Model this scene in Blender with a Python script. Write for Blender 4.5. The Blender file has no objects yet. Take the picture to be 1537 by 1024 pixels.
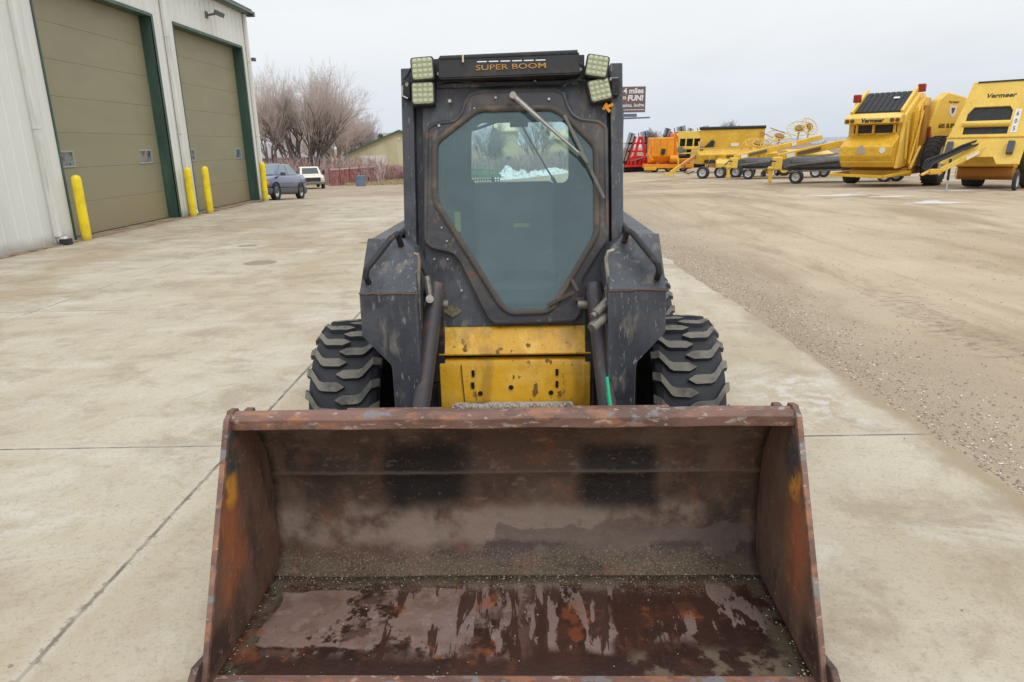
import bpy, bmesh, math, random
from mathutils import Vector, Matrix, noise
random.seed(7)
SC = bpy.context.scene
COL = SC.collection
R = math.radians

# ------------------------------------------------------------------ camera geometry
F = 1050.0; H = 1.58
PITCH = math.atan(295 / F); ROLL = R(1.25); YAW = R(.7)
_f = Vector((0, math.cos(PITCH), -math.sin(PITCH)))
_r0 = Vector((1, 0, 0)); _u0 = Vector((0, math.sin(PITCH), math.cos(PITCH)))
_r = _r0 * math.cos(ROLL) - _u0 * math.sin(ROLL)
_u = _u0 * math.cos(ROLL) + _r0 * math.sin(ROLL)
_m = Matrix.Rotation(YAW, 3, 'Z')
CF_, CR_, CU_ = _m @ _f, _m @ _r, _m @ _u
CAM = Vector((0, 0, H))

def ray(x, y):
    return CF_ + CR_ * ((x - 768.5) / F) - CU_ * ((y - 512) / F)

def sm(a, b, x):
    t = max(0, min(1, (x - a) / (b - a)))
    return t * t * (3 - 2 * t)

def gz(x, y):
    """height of the yard: level by the buildings, falling away gently beyond"""
    t = max(0, y - 21.5)
    t = t * t / (t + .6) if t > 0 else 0
    k = .062 + (.024 - .062) * sm(-6, 12, x)
    s = k * t
    return -3 * (1 - math.exp(-s / 3))

def ground_at(px, py):
    d = ray(px, py); lo, hi = 0.0, 900.0
    for _ in range(60):
        m = (lo + hi) / 2
        p = CAM + d * m
        if p.z > gz(p.x, p.y): lo = m
        else: hi = m
    return CAM + d * lo

def at_depth(px, py, Y):
    d = ray(px, py)
    return CAM + d * (Y / d.y)

# ------------------------------------------------------------------ materials
def srgb(r, g, b):
    f = lambda c: (c / 255 / 12.92) if c / 255 <= .04045 else ((c / 255 + .055) / 1.055) ** 2.4
    return (f(r), f(g), f(b))

class Nodes:
    def __init__(s, m):
        m.use_nodes = True
        s.nt = m.node_tree; s.n = s.nt.nodes; s.l = s.nt.links
        s.b = s.n.get('Principled BSDF'); s.out = s.n.get('Material Output')
    def new(s, t, **kw):
        n = s.n.new(t)
        for k, v in kw.items(): setattr(n, k, v)
        return n
    def set(s, sock, v):
        if hasattr(v, 'is_output') or isinstance(v, bpy.types.NodeSocket): s.l.new(v, sock)
        elif isinstance(v, (tuple, list)) and len(v) == 3 and sock.type == 'RGBA': sock.default_value = (*v, 1)
        else: sock.default_value = v
    def math(s, op, a, b=None, c=None, clamp=False):
        n = s.new('ShaderNodeMath', operation=op, use_clamp=clamp)
        s.set(n.inputs[0], a)
        if b is not None: s.set(n.inputs[1], b)
        if c is not None: s.set(n.inputs[2], c)
        return n.outputs[0]
    def mix(s, f, a, b, blend='MIX'):
        n = s.new('ShaderNodeMix', data_type='RGBA', blend_type=blend)
        s.set(n.inputs[0], f); s.set(n.inputs[6], a); s.set(n.inputs[7], b)
        return n.outputs[2]
    def mixf(s, f, a, b):
        n = s.new('ShaderNodeMix', data_type='FLOAT')
        s.set(n.inputs[0], f); s.set(n.inputs[2], a); s.set(n.inputs[3], b)
        return n.outputs[0]
    def mapr(s, v, a, b, c=0., d=1., smooth=True):
        n = s.new('ShaderNodeMapRange', interpolation_type='SMOOTHSTEP' if smooth else 'LINEAR')
        s.set(n.inputs[0], v); s.set(n.inputs[1], a); s.set(n.inputs[2], b); s.set(n.inputs[3], c); s.set(n.inputs[4], d)
        return n.outputs[0]
    def scaled(s, vec, k):
        n = s.new('ShaderNodeVectorMath', operation='MULTIPLY')
        s.l.new(vec, n.inputs[0]); n.inputs[1].default_value = k if isinstance(k, (tuple, list)) else (k, k, k)
        return n.outputs[0]
    def noise(s, vec, scale, detail=5, rough=.6, dist=0, stretch=None, seed=0):
        if stretch: vec = s.scaled(vec, stretch)
        if seed:
            a = s.new('ShaderNodeVectorMath', operation='ADD'); s.l.new(vec, a.inputs[0]); a.inputs[1].default_value = (seed * 3.7, seed * 5.1, seed * 2.3); vec = a.outputs[0]
        n = s.new('ShaderNodeTexNoise'); s.l.new(vec, n.inputs['Vector'])
        n.inputs['Scale'].default_value = scale; n.inputs['Detail'].default_value = detail
        n.inputs['Roughness'].default_value = rough; n.inputs['Distortion'].default_value = dist
        return n.outputs['Fac']
    def coords(s, kind='Object'):
        t = s.new('ShaderNodeTexCoord')
        return t.outputs[kind]
    def box(s, vec, c, h, soft=.03, wob=0, wscale=6):
        if wob:
            n = s.new('ShaderNodeTexNoise'); s.l.new(vec, n.inputs['Vector']); n.inputs['Scale'].default_value = wscale; n.inputs['Detail'].default_value = 6
            a = s.new('ShaderNodeVectorMath', operation='SUBTRACT'); s.l.new(n.outputs['Color'], a.inputs[0]); a.inputs[1].default_value = (.5, .5, .5)
            b = s.new('ShaderNodeVectorMath', operation='MULTIPLY_ADD'); s.l.new(a.outputs[0], b.inputs[0]); b.inputs[1].default_value = (wob,) * 3; s.l.new(vec, b.inputs[2])
            vec = b.outputs[0]
        sp = s.new('ShaderNodeSeparateXYZ'); s.l.new(vec, sp.inputs[0])
        out = None
        for i in range(3):
            if c[i] is None: continue
            d = s.math('ABSOLUTE', s.math('SUBTRACT', sp.outputs[i], c[i]))
            m = s.mapr(d, h[i] + soft, h[i] - soft)
            out = m if out is None else s.math('MULTIPLY', out, m)
        return out

def M(name, base, layers=(), rough=.6, metal=0., bump=(), spec=.5, vec_space='Object', var=.0, coat=0):
    """procedural paint/dirt: base colour, then layers of dicts
       col, amt, n=(scale, lo, hi), st=stretch, box=(c,h,soft,wob), rough, seed"""
    m = bpy.data.materials.new(name); N = Nodes(m)
    co = N.coords(vec_space); c = base; r = rough
    if var:
        v = N.noise(co, 1.7, 6, .65)
        c = N.mix(N.mapr(v, .3, .7, 0, 1), tuple(x * (1 - var) for x in base), tuple(min(1, x * (1 + var)) for x in base))
    for i, L in enumerate(layers):
        k = None
        if 'n' in L:
            sc, lo, hi = L['n']
            k = N.mapr(N.noise(co, sc, L.get('det', 6), L.get('ro', .62), L.get('dist', 0), L.get('st'), L.get('seed', i + 1)), lo, hi)
        if 'box' in L:
            q = N.box(co, *L['box']); k = q if k is None else N.math('MULTIPLY', k, q)
        k = N.math('MULTIPLY', k, L.get('amt', 1.))
        c = N.mix(k, c, L['col'])
        if 'rough' in L: r = N.mixf(k, r, L['rough'])
    N.set(N.b.inputs['Base Color'], c); N.set(N.b.inputs['Roughness'], r)
    N.b.inputs['Metallic'].default_value = metal; N.b.inputs['Specular IOR Level'].default_value = spec
    if coat: N.b.inputs['Coat Weight'].default_value = coat
    h = None
    for (sc, amt, *st) in bump:
        v = N.math('MULTIPLY', N.noise(co, sc, 4, .6, 0, st[0] if st else None), amt)
        h = v if h is None else N.math('ADD', h, v)
    if h is not None:
        bn = N.new('ShaderNodeBump'); bn.inputs['Distance'].default_value = 1.0; bn.inputs['Strength'].default_value = 1.0
        N.l.new(h, bn.inputs['Height']); N.l.new(bn.outputs[0], N.b.inputs['Normal'])
    return m

NOSPLIT = {'picket_panel', 'disc_gang', 'scratch', 'roof', 'trunk', 'crown', 'pickup_tines', 'led', 'lettering', 'wall', 'roof_visor', 'overhead_door', 'rim', 'tyre', 'belt', 'door_trim', 'window', 'panel_border', 'hydraulic_hose'}
# ------------------------------------------------------------------ mesh builder
class MB:
    def __init__(s): s.v = []; s.f = []; s.mi = []; s.cur = 0
    def add(s, vs, fs):
        o = len(s.v); s.v += [tuple(v) for v in vs]
        s.f += [tuple(i + o for i in f) for f in fs]; s.mi += [s.cur] * len(fs)
        return s
    def mat(s, i): s.cur = i; return s
    def box(s, c, size, rz=0, rx=0, ry=0, taper=1.0):
        hx, hy, hz = [q / 2 for q in size]
        vs = [Vector((x * (taper if z > 0 else 1), y * (taper if z > 0 else 1), z)) for z in (-hz, hz) for x, y in ((-hx, -hy), (hx, -hy), (hx, hy), (-hx, hy))]
        mt = Matrix.Rotation(rz, 3, 'Z') @ Matrix.Rotation(ry, 3, 'Y') @ Matrix.Rotation(rx, 3, 'X')
        c = Vector(c)
        return s.add([mt @ v + c for v in vs], [(0, 3, 2, 1), (4, 5, 6, 7), (0, 1, 5, 4), (1, 2, 6, 5), (2, 3, 7, 6), (3, 0, 4, 7)])
    def bb(s, x0, x1, y0, y1, z0, z1):
        return s.box(((x0 + x1) / 2, (y0 + y1) / 2, (z0 + z1) / 2), (abs(x1 - x0), abs(y1 - y0), abs(z1 - z0)))
    def prism(s, pts, a, b, axis='x'):
        """2-D outline extruded: axis x: pts=(y,z); axis y: (x,z); axis z: (x,y)"""
        n = len(pts)
        g = {'x': lambda p, t: (t, p[0], p[1]), 'y': lambda p, t: (p[0], t, p[1]), 'z': lambda p, t: (p[0], p[1], t)}[axis]
        vs = [g(p, a) for p in pts] + [g(p, b) for p in pts]
        fs = [tuple(range(n)), tuple(range(2 * n - 1, n - 1, -1))] + [(i, i + n, (i + 1) % n + n, (i + 1) % n) for i in range(n)]
        return s.add(vs, fs)
    def bar(s, p, q, w, h=None, up=(0, 0, 1)):
        p = Vector(p); q = Vector(q); h = h or w
        d = (q - p).normalized(); u = Vector(up)
        if abs(d.dot(u)) > .98: u = Vector((0, 1, 0))
        a = d.cross(u).normalized() * (w / 2); b = a.cross(d).normalized() * (h / 2)
        vs = [x + i * a + j * b for x in (p, q) for i, j in ((-1, -1), (1, -1), (1, 1), (-1, 1))]
        return s.add(vs, [(0, 3, 2, 1), (4, 5, 6, 7), (0, 1, 5, 4), (1, 2, 6, 5), (2, 3, 7, 6), (3, 0, 4, 7)])
    def cyl(s, p, q, r, r2=None, n=16, cap=True):
        p = Vector(p); q = Vector(q); r2 = r if r2 is None else r2
        d = (q - p).normalized(); a = d.orthogonal().normalized(); b = d.cross(a)
        vs = []
        for x, rr in ((p, r), (q, r2)):
            for i in range(n):
                t = 2 * math.pi * i / n; vs.append(x + (a * math.cos(t) + b * math.sin(t)) * rr)
        fs = [(i, (i + 1) % n, (i + 1) % n + n, i + n) for i in range(n)]
        if cap: fs += [tuple(range(n - 1, -1, -1)), tuple(range(n, 2 * n))]
        return s.add(vs, fs)
    def tube(s, pts, r, n=8, closed=False, cap=True, rs=None):
        P = [Vector(p) for p in pts]; k = len(P); vs = []; a = None
        for i in range(k):
            d = (P[(i + 1) % k] - P[i - 1]) if closed else (P[min(i + 1, k - 1)] - P[max(i - 1, 0)])
            d.normalize()
            a = d.orthogonal().normalized() if a is None else (a - d * a.dot(d)).normalized()
            b = d.cross(a); rr = rs[i] if rs else r
            for j in range(n):
                t = 2 * math.pi * j / n; vs.append(P[i] + (a * math.cos(t) + b * math.sin(t)) * rr)
        fs = [(i * n + j, i * n + (j + 1) % n, ((i + 1) % k) * n + (j + 1) % n, ((i + 1) % k) * n + j) for i in range(k if closed else k - 1) for j in range(n)]
        if cap and not closed: fs += [tuple(range(n - 1, -1, -1)), tuple(range((k - 1) * n, k * n))]
        return s.add(vs, fs)
    def lathe(s, prof, c=(0, 0, 0), axis='x', n=32, arc=None):
        """prof: (axial, radius)"""
        c = Vector(c); k = len(prof); vs = []
        for i in range(n):
            t = 2 * math.pi * i / n; cs, sn = math.cos(t), math.sin(t)
            for (a, r) in prof:
                v = {'x': (a, r * cs, r * sn), 'y': (r * cs, a, r * sn), 'z': (r * cs, r * sn, a)}[axis]
                vs.append(c + Vector(v))
        fs = [(i * k + j, i * k + j + 1, ((i + 1) % n) * k + j + 1, ((i + 1) % n) * k + j) for i in range(n) for j in range(k - 1)]
        return s.add(vs, fs)
    def islands(s):
        n = len(s.v); par = list(range(n))
        def find(a):
            while par[a] != a: par[a] = par[par[a]]; a = par[a]
            return a
        for f in s.f:
            for i in f[1:]: par[find(i)] = find(f[0])
        bx = {}
        for i, v in enumerate(s.v):
            r = find(i); b = bx.get(r)
            if b is None: bx[r] = [*v, *v]
            else:
                for k in range(3): b[k] = min(b[k], v[k]); b[k + 3] = max(b[k + 3], v[k])
        ks = list(bx); 
        if len(ks) > 40: return [s]
        ch = True
        while ch:
            ch = False
            for i in range(len(ks)):
                for j in range(i + 1, len(ks)):
                    a, b = bx[ks[i]], bx[ks[j]]
                    if all(a[k] - .003 <= b[k + 3] and b[k] - .003 <= a[k + 3] for k in range(3)):
                        par[ks[j]] = ks[i]
                        for k in range(3): a[k] = min(a[k], b[k]); a[k + 3] = max(a[k + 3], b[k + 3])
                        del ks[j]; ch = True; break
                if ch: break
        if len(ks) < 2: return [s]
        out = {k: MB() for k in ks}; mp = {}
        for i, v in enumerate(s.v):
            r = find(i); mp[i] = len(out[r].v); out[r].v.append(v)
        for f, mi in zip(s.f, s.mi):
            r = find(f[0]); out[r].f.append(tuple(mp[i] for i in f)); out[r].mi.append(mi)
        return list(out.values())
    def build(s, name, mats, parent=None, smooth=30, bevel=0, seg=2, loc=None, rz=0, split=1):
        if split and parent is not None and name not in NOSPLIT:
            isl = s.islands()
            if len(isl) > 1:
                os_ = [q.build(name, mats, parent, smooth, bevel, seg, loc, rz, 0) for q in isl]
                return os_[0]
        me = bpy.data.meshes.new(name); me.from_pydata(s.v, [], s.f)
        mats = mats if isinstance(mats, (list, tuple)) else [mats]
        for m in mats: me.materials.append(m)
        if len(mats) > 1: me.polygons.foreach_set('material_index', s.mi)
        bm = bmesh.new(); bm.from_mesh(me); bmesh.ops.recalc_face_normals(bm, faces=bm.faces); bm.to_mesh(me); bm.free()
        return link(name, me, parent, smooth, bevel, seg, loc, rz)

def link(name, me, parent=None, smooth=30, bevel=0, seg=2, loc=None, rz=0):
    if smooth:
        me.polygons.foreach_set('use_smooth', [True] * len(me.polygons)); me.set_sharp_from_angle(angle=R(smooth))
    o = bpy.data.objects.new(name, me); COL.objects.link(o)
    if parent: o.parent = parent
    if bevel:
        b = o.modifiers.new('bevel', 'BEVEL'); b.width = bevel; b.segments = seg; b.limit_method = 'ANGLE'; b.angle_limit = R(35); b.harden_normals = False
    if loc is not None: o.location = loc
    o.rotation_euler.z = rz
    return o

def thing(name, label, cat, loc=(0, 0, 0), rz=0, group=None):
    o = bpy.data.objects.new(name, None); COL.objects.link(o); o.empty_display_size = .3
    o.location = loc; o.rotation_euler = (0, 0, rz); tag(o, label, cat, group)
    return o

def tag(o, label=None, cat=None, group=None, kind=None):
    if label: o['label'] = label
    if cat: o['category'] = cat
    if group: o['group'] = group
    if kind: o['kind'] = kind
    return o

def copy_tree(o, parent=None):
    c = o.copy(); COL.objects.link(c)
    if parent: c.parent = parent
    for ch in list(o.children): copy_tree(ch, c)
    return c

def curve_mesh(outlines, thick, bevel=0, res=0):
    """filled 2-D outlines (first = outer, rest = holes) -> mesh in XY, thickness along Z centred"""
    cu = bpy.data.curves.new('outline', 'CURVE'); cu.dimensions = '2D'; cu.fill_mode = 'BOTH'
    cu.extrude = thick / 2 - bevel; cu.bevel_depth = bevel; cu.bevel_resolution = 1; cu.offset = -bevel if bevel else 0
    for pts in outlines:
        sp = cu.splines.new('POLY'); sp.points.add(len(pts) - 1)
        for i, p in enumerate(pts): sp.points[i].co = (p[0], p[1], 0, 1)
        sp.use_cyclic_u = True
    o = bpy.data.objects.new('outline', cu); COL.objects.link(o)
    dg = bpy.context.evaluated_depsgraph_get(); dg.update()
    me = bpy.data.meshes.new_from_object(o.evaluated_get(dg))
    bpy.data.objects.remove(o); bpy.data.curves.remove(cu)
    return me

def text_mesh(txt, size, extrude=.002, bold=0, width=1.0, slant=0):
    cu = bpy.data.curves.new('txt', 'FONT'); cu.body = txt; cu.size = size; cu.extrude = extrude; cu.align_x = 'CENTER'; cu.align_y = 'CENTER'
    cu.offset = bold; cu.resolution_u = 3; cu.shear = slant
    o = bpy.data.objects.new('txt', cu); COL.objects.link(o)
    dg = bpy.context.evaluated_depsgraph_get(); dg.update()
    me = bpy.data.meshes.new_from_object(o.evaluated_get(dg))
    bpy.data.objects.remove(o); bpy.data.curves.remove(cu)
    for v in me.vertices: v.co.x *= width
    return me

def place_mesh(me, mtx, name, mat, parent=None, smooth=30):
    me.transform(mtx); me.materials.clear(); me.materials.append(mat); me.name = name
    for p in me.polygons: p.material_index = 0
    return link(name, me, parent, smooth)

def basis(o, x, y, z):
    m = Matrix((x, y, z)).transposed().to_4x4(); m.translation = o
    return m

def facing(o, rz=0, tilt=0):
    """matrix laying an XY figure upright, facing -Y, turned rz, leaned back by tilt"""
    return Matrix.Translation(o) @ Matrix.Rotation(rz, 4, 'Z') @ Matrix.Rotation(R(90) - tilt, 4, 'X')

def rounded(pts, r, n=4):
    """round the corners of a closed outline"""
    out = []; k = len(pts)
    for i in range(k):
        p = Vector(pts[i][:2]); a = Vector(pts[i - 1][:2]); b = Vector(pts[(i + 1) % k][:2])
        da = (a - p); db = (b - p); rr = min(r, da.length * .45, db.length * .45)
        s_ = p + da.normalized() * rr; e = p + db.normalized() * rr
        for j in range(n + 1):
            t = j / n; out.append(tuple(s_ * (1 - t) ** 2 + p * 2 * t * (1 - t) + e * t * t))
    return out
# ------------------------------------------------------------------ palette
black = M('worn_black_paint', srgb(60, 64, 72), [
    dict(col=srgb(96, 100, 108), n=(2.2, .44, .64), amt=.55, rough=.62, st=(1, 1, .5)),
    dict(col=srgb(34, 36, 42), n=(3.4, .50, .62), amt=.6, seed=8),
    dict(col=srgb(132, 126, 116), n=(16, .55, .66), amt=.5, st=(1, 1, .3), rough=.8),
    dict(col=srgb(150, 146, 138), n=(48, .61, .66), amt=.65, st=(1.6, 1, .35), rough=.8, seed=12),
    dict(col=srgb(96, 76, 64), n=(7, .60, .68), amt=.5, rough=.85, seed=5),
    dict(col=srgb(110, 82, 66), n=(34, .64, .68), amt=.6, rough=.85, seed=6)], rough=.46, bump=((60, .0009), (7, .004), (22, .0012)), var=.12)
blackdark = M('sooty_black_steel', srgb(36, 36, 40), [
    dict(col=srgb(84, 80, 74), n=(6, .50, .68), amt=.45, rough=.8),
    dict(col=srgb(104, 70, 52), n=(13, .60, .68), amt=.6)], rough=.6, bump=((40, .0012),), var=.2)
doorpaint = M('cab_door_paint', srgb(58, 58, 63), [
    dict(col=srgb(104, 98, 90), n=(4, .46, .66), amt=.6, rough=.75),
    dict(col=srgb(132, 122, 106), n=(30, .58, .66), amt=.5, st=(1, 1, .5), rough=.8, seed=4),
    dict(col=srgb(112, 76, 58), n=(9, .59, .66), amt=.7, seed=7)], rough=.45, bump=((50, .0009), (8, .003)), var=.15)
rubberseal = M('dusty_rubber_seal', srgb(82, 76, 72), [dict(col=srgb(126, 110, 90), n=(8, .45, .7), amt=.7), dict(col=srgb(60, 54, 50), n=(20, .55, .7), amt=.7)], rough=.85, bump=((80, .001),))
rubber = M('black_rubber', srgb(44, 46, 52), [dict(col=srgb(92, 90, 86), n=(5, .5, .8), amt=.45)], rough=.75, bump=((90, .0006),), var=.15)
tread = M('dusty_tread_rubber', srgb(122, 119, 110), [dict(col=srgb(72, 72, 74), n=(9, .45, .7), amt=.8), dict(col=srgb(140, 134, 120), n=(30, .55, .7), amt=.5)], rough=.9, bump=((120, .0012), (30, .002)), var=.12)
yellow = M('worn_yellow_paint', srgb(222, 168, 34), [
    dict(col=srgb(190, 134, 26), n=(2.6, .44, .64), amt=.65),
    dict(col=srgb(236, 196, 96), n=(5, .50, .68), amt=.5, seed=9),
    dict(col=srgb(96, 68, 30), n=(20, .61, .65), amt=.9, rough=.8, st=(1, 1, .4)),
    dict(col=srgb(84, 60, 28), n=(60, .645, .67), amt=.9, seed=5, st=(1, 1, .5)),
    dict(col=srgb(132, 100, 40), n=(7, .52, .66), amt=.5, seed=15, st=(1, 1, .25)),
    dict(col=srgb(110, 84, 38), box=((0, None, .40), (.5, 0, .09), .07, .12), amt=.4)], rough=.36, bump=((14, .004), (80, .0006)), var=.08)
chrome = M('bright_metal', srgb(176, 174, 168), [dict(col=srgb(120, 112, 100), n=(20, .5, .7), amt=.6)], rough=.38, metal=.75)
greymetal = M('dull_metal', srgb(128, 124, 116), [dict(col=srgb(90, 78, 64), n=(18, .45, .7), amt=.7)], rough=.55, metal=.4)
rustpipe = M('rusty_cylinder_steel', srgb(76, 72, 76), [dict(col=srgb(122, 86, 72), n=(8, .48, .62), amt=.75, st=(1, 1, .3)), dict(col=srgb(140, 136, 132), n=(18, .62, .72), amt=.6, st=(1, 1, .2))], rough=.5, metal=.2, bump=((40, .0008),), var=.2)
goldtext = M('gold_lettering', srgb(176, 132, 62), [dict(col=srgb(110, 84, 50), n=(60, .5, .65), amt=.6)], rough=.6)
whitep = M('white_marking', srgb(226, 230, 234), rough=.6)
greenp = M('green_chalk', (.02, .62, .28), rough=.6)
orangew = M('orange_connector', srgb(226, 150, 20), rough=.5)
ledlens = M('led_lens_plastic', srgb(142, 148, 116), [dict(col=srgb(164, 170, 138), n=(60, .4, .6), amt=.6)], rough=.22, coat=.5)
led = M('led_reflector', srgb(176, 182, 150), [dict(col=srgb(192, 196, 166), n=(300, .4, .6), amt=.6)], rough=.12, spec=.8)
stick = M('yellow_sticker', srgb(206, 206, 96), rough=.6)
seatm = M('seat_vinyl', srgb(112, 114, 118), [dict(col=srgb(90, 88, 84), n=(6, .5, .8), amt=.4)], rough=.6)

def glassmat(name, tint, refl, dust, dustcol, rough=.01, gl=(1, 1, 1)):
    m = bpy.data.materials.new(name); N = Nodes(m); N.n.remove(N.b)
    tr = N.new('ShaderNodeBsdfTransparent'); tr.inputs[0].default_value = (*tint, 1)
    gl_ = N.new('ShaderNodeBsdfGlossy'); gl_.inputs['Roughness'].default_value = rough; gl_.inputs['Color'].default_value = (*gl, 1)
    df = N.new('ShaderNodeBsdfDiffuse'); df.inputs[0].default_value = (*dustcol, 1)
    lw = N.new('ShaderNodeLayerWeight'); lw.inputs[0].default_value = .25
    fac = N.math('ADD', N.math('MULTIPLY', lw.outputs['Fresnel'], .8), refl, clamp=True)
    a = N.new('ShaderNodeMixShader'); N.l.new(fac, a.inputs[0]); N.l.new(tr.outputs[0], a.inputs[1]); N.l.new(gl_.outputs[0], a.inputs[2])
    b = N.new('ShaderNodeMixShader')
    co = N.coords(); d = N.mapr(N.noise(co, 5, 6, .65), .3, .75, dust * .6, dust * 1.5); N.l.new(d, b.inputs[0])
    N.l.new(a.outputs[0], b.inputs[1]); N.l.new(df.outputs[0], b.inputs[2]); N.l.new(b.outputs[0], N.out.inputs[0])
    return m
windshield = glassmat('tinted_windshield', (.84, .95, .95), .05, .085, srgb(140, 166, 172), .02, (.84, .95, 1))
rearglass = glassmat('rear_glass', (.97, .995, .99), .015, .015, srgb(150, 160, 160))
darkglass = glassmat('dark_glass', (.25, .3, .32), .10, .05, srgb(110, 120, 125))

# ================================================================== SKID STEER LOADER
SS = thing('skid_steer_loader', 'black and yellow skid steer loader with rusty bucket resting on the concrete', 'skid steer loader', (-.017, 3.2, 0), R(-1.2))
SSM = Matrix.Translation((-.017, 3.2, 0)) @ Matrix.Rotation(R(-1.2), 4, 'Z'); SSI = SSM.inverted()
_o = SSI @ CAM
def LP(px, py, a, b=0.0):
    """photo pixel -> loader coordinates on the plane y = a + b*z"""
    d = SSI.to_3x3() @ ray(px, py)
    t = (a + b * _o.z - _o.y) / (d.y - b * d.z)
    return _o + d * t
CA, CB = -.427, .22
_nv = math.hypot(1, CB)
CV = Vector((0, CB, 1)) / _nv; CNn = Vector((0, -1, CB)) / _nv; CO = Vector((0, CA + CB * 1.3, 1.3))
def cabm(off=0): return basis(CO + CNn * off, Vector((1, 0, 0)), CV, CNn)
def cab2(px, py, off=0):
    c = CO + CNn * off
    p = LP(px, py, c.y - CB * c.z, CB); q = p - c
    return (q.x, q.dot(CV))
def cabp(px, py, off=0):
    c = CO + CNn * off
    return LP(px, py, c.y - CB * c.z, CB)
def cab_plate(name, outl, off, th, mat, parent, bevel=.003):
    me = curve_mesh(outl, th, bevel)
    return place_mesh(me, cabm(off), name, mat, parent, 35)

# ---- cab body
cab = MB()
HW = .472
def zc(v): return CO + CV * v
v0, v1 = -.53, .615   # plane coordinate range (z .78 - 1.90)
# pillars (outer posts + inner channel)
cabs = MB()
for s in (-1, 1):
    for (x0, x1, n0, n1) in ((HW - .052, HW, -.05, .012), (HW - .108, HW - .086, -.05, -.004)):
        p = [zc(v0) + CNn * n0, zc(v0) + CNn * n1, zc(v1) + CNn * n1, zc(v1) + CNn * n0]
        cabs.prism([(q.y, q.z) for q in p], s * x0, s * x1)
    p = [zc(v0) + CNn * -.06, zc(v0) + CNn * -.035, zc(v1) + CNn * -.035, zc(v1) + CNn * -.06]
    cabs.prism([(q.y, q.z) for q in p], s * (HW - .10), s * (HW - .05))
frame_o = cabs.build('cab_pillar', black, SS, bevel=.004)
# side panels with window openings, roof, floor, rear wall with window opening
yb = 1.02
side = [(-.20, .80), (yb, .80), (yb, 1.86), (.07, 1.88)]
hole = rounded([(.12, 1.22), (yb - .12, 1.22), (yb - .12, 1.74), (.16, 1.76)], .05)
for s in (-1, 1):
    me = curve_mesh([side, hole], .02)
    o = place_mesh(me, basis(Vector((s * (HW - .03), 0, 0)), Vector((0, 1, 0)), Vector((0, 0, 1)), Vector((1, 0, 0))), 'cab_side', blackdark, SS)
    me = curve_mesh([[(q[0], q[1]) for q in hole]], .004)
    place_mesh(me, basis(Vector((s * (HW - .045), 0, 0)), Vector((0, 1, 0)), Vector((0, 0, 1)), Vector((1, 0, 0))), 'side_window', darkglass, o)
MB().bb(-HW + .02, HW - .02, .07, yb + .03, 1.865, 1.905).build('cab_roof', blackdark, SS, bevel=.01)
# rear wall opening measured at y = yb
rw = [LP(706, 196, yb), LP(722, 183, yb), LP(846, 181, yb), LP(855, 190, yb), LP(855, 268, yb), LP(848, 276, yb), LP(716, 279, yb), LP(706, 270, yb)]
rwo = rounded([(p.x, p.z) for p in rw], .02)
me = curve_mesh([[(-HW + .04, .62), (HW - .04, .62), (HW - .04, 1.865), (-HW + .04, 1.865)], rwo], .02)
rear = place_mesh(me, facing(Vector((0, yb, 0))), 'cab_rear_wall', blackdark, SS)
place_mesh(curve_mesh([rwo], .004), facing(Vector((0, yb + .004, 0))), 'rear_window', rearglass, rear)
MB().tube([(p[0], yb - .014, p[1]) for p in rwo], .008, closed=True).build('window_seal', blackdark, rear)
# interior
it = MB(); it.bb(-.4, .4, -.1, yb, .60, .64)
it.build('cab_floor', blackdark, SS)
MB().box((-.02, .78, 1.10), (.46, .12, .56), rx=R(-8)).build('seat_back', seatm, SS, bevel=.04, seg=4)
MB().box((-.02, .52, .84), (.46, .46, .12)).build('seat_cushion', seatm, SS, bevel=.03, seg=3)
sb = MB(); sb.tube([(-.30, .2, .80), (-.31, .18, 1.0), (-.33, .12, 1.12)], .012); sb.tube([(.20, -.06, .84), (.215, -.1, .93), (.21, -.1, 1.0)], .005)
sb.lathe([(-.05, .0), (-.04, .03), (-.01, .045), (.02, .045), (.04, .03), (.045, 0)], (.055, -.12, .83), 'z', 16)
sb.build('control_lever', blackdark, SS)
def sticker(name, px, py, w, h, y, mat=stick, par=SS):
    c = LP(px, py, y); return MB().box((c.x, y, c.z), (w, .003, h)).build(name, mat, par, smooth=0)
sticker('warning_label', 783, 338, .085, .022, .60); sticker('warning_label', 687, 333, .03, .10, .4)
sticker('warning_label', 722, 291, .09, .03, yb - .014, M('grey_label', srgb(130, 132, 132)))
sticker('warning_label', 870, 281, .04, .03, .7, M('red_label', srgb(150, 60, 56)))
wr = MB(); wr.tube([LP(690, 200, .7), LP(720, 192, .72), LP(745, 183, .75), LP(752, 176, .75)], .008); wr.tube([LP(783, 188, .9), LP(800, 218, .88), LP(822, 256, .86), LP(832, 271, .84)], .005)
wr.box(LP(832, 272, .84), (.02, .02, .05), ry=R(-30)); wr.box(LP(779, 186, .9), (.1, .03, .035))
wr.build('cab_cable', blackdark, SS)

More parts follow.
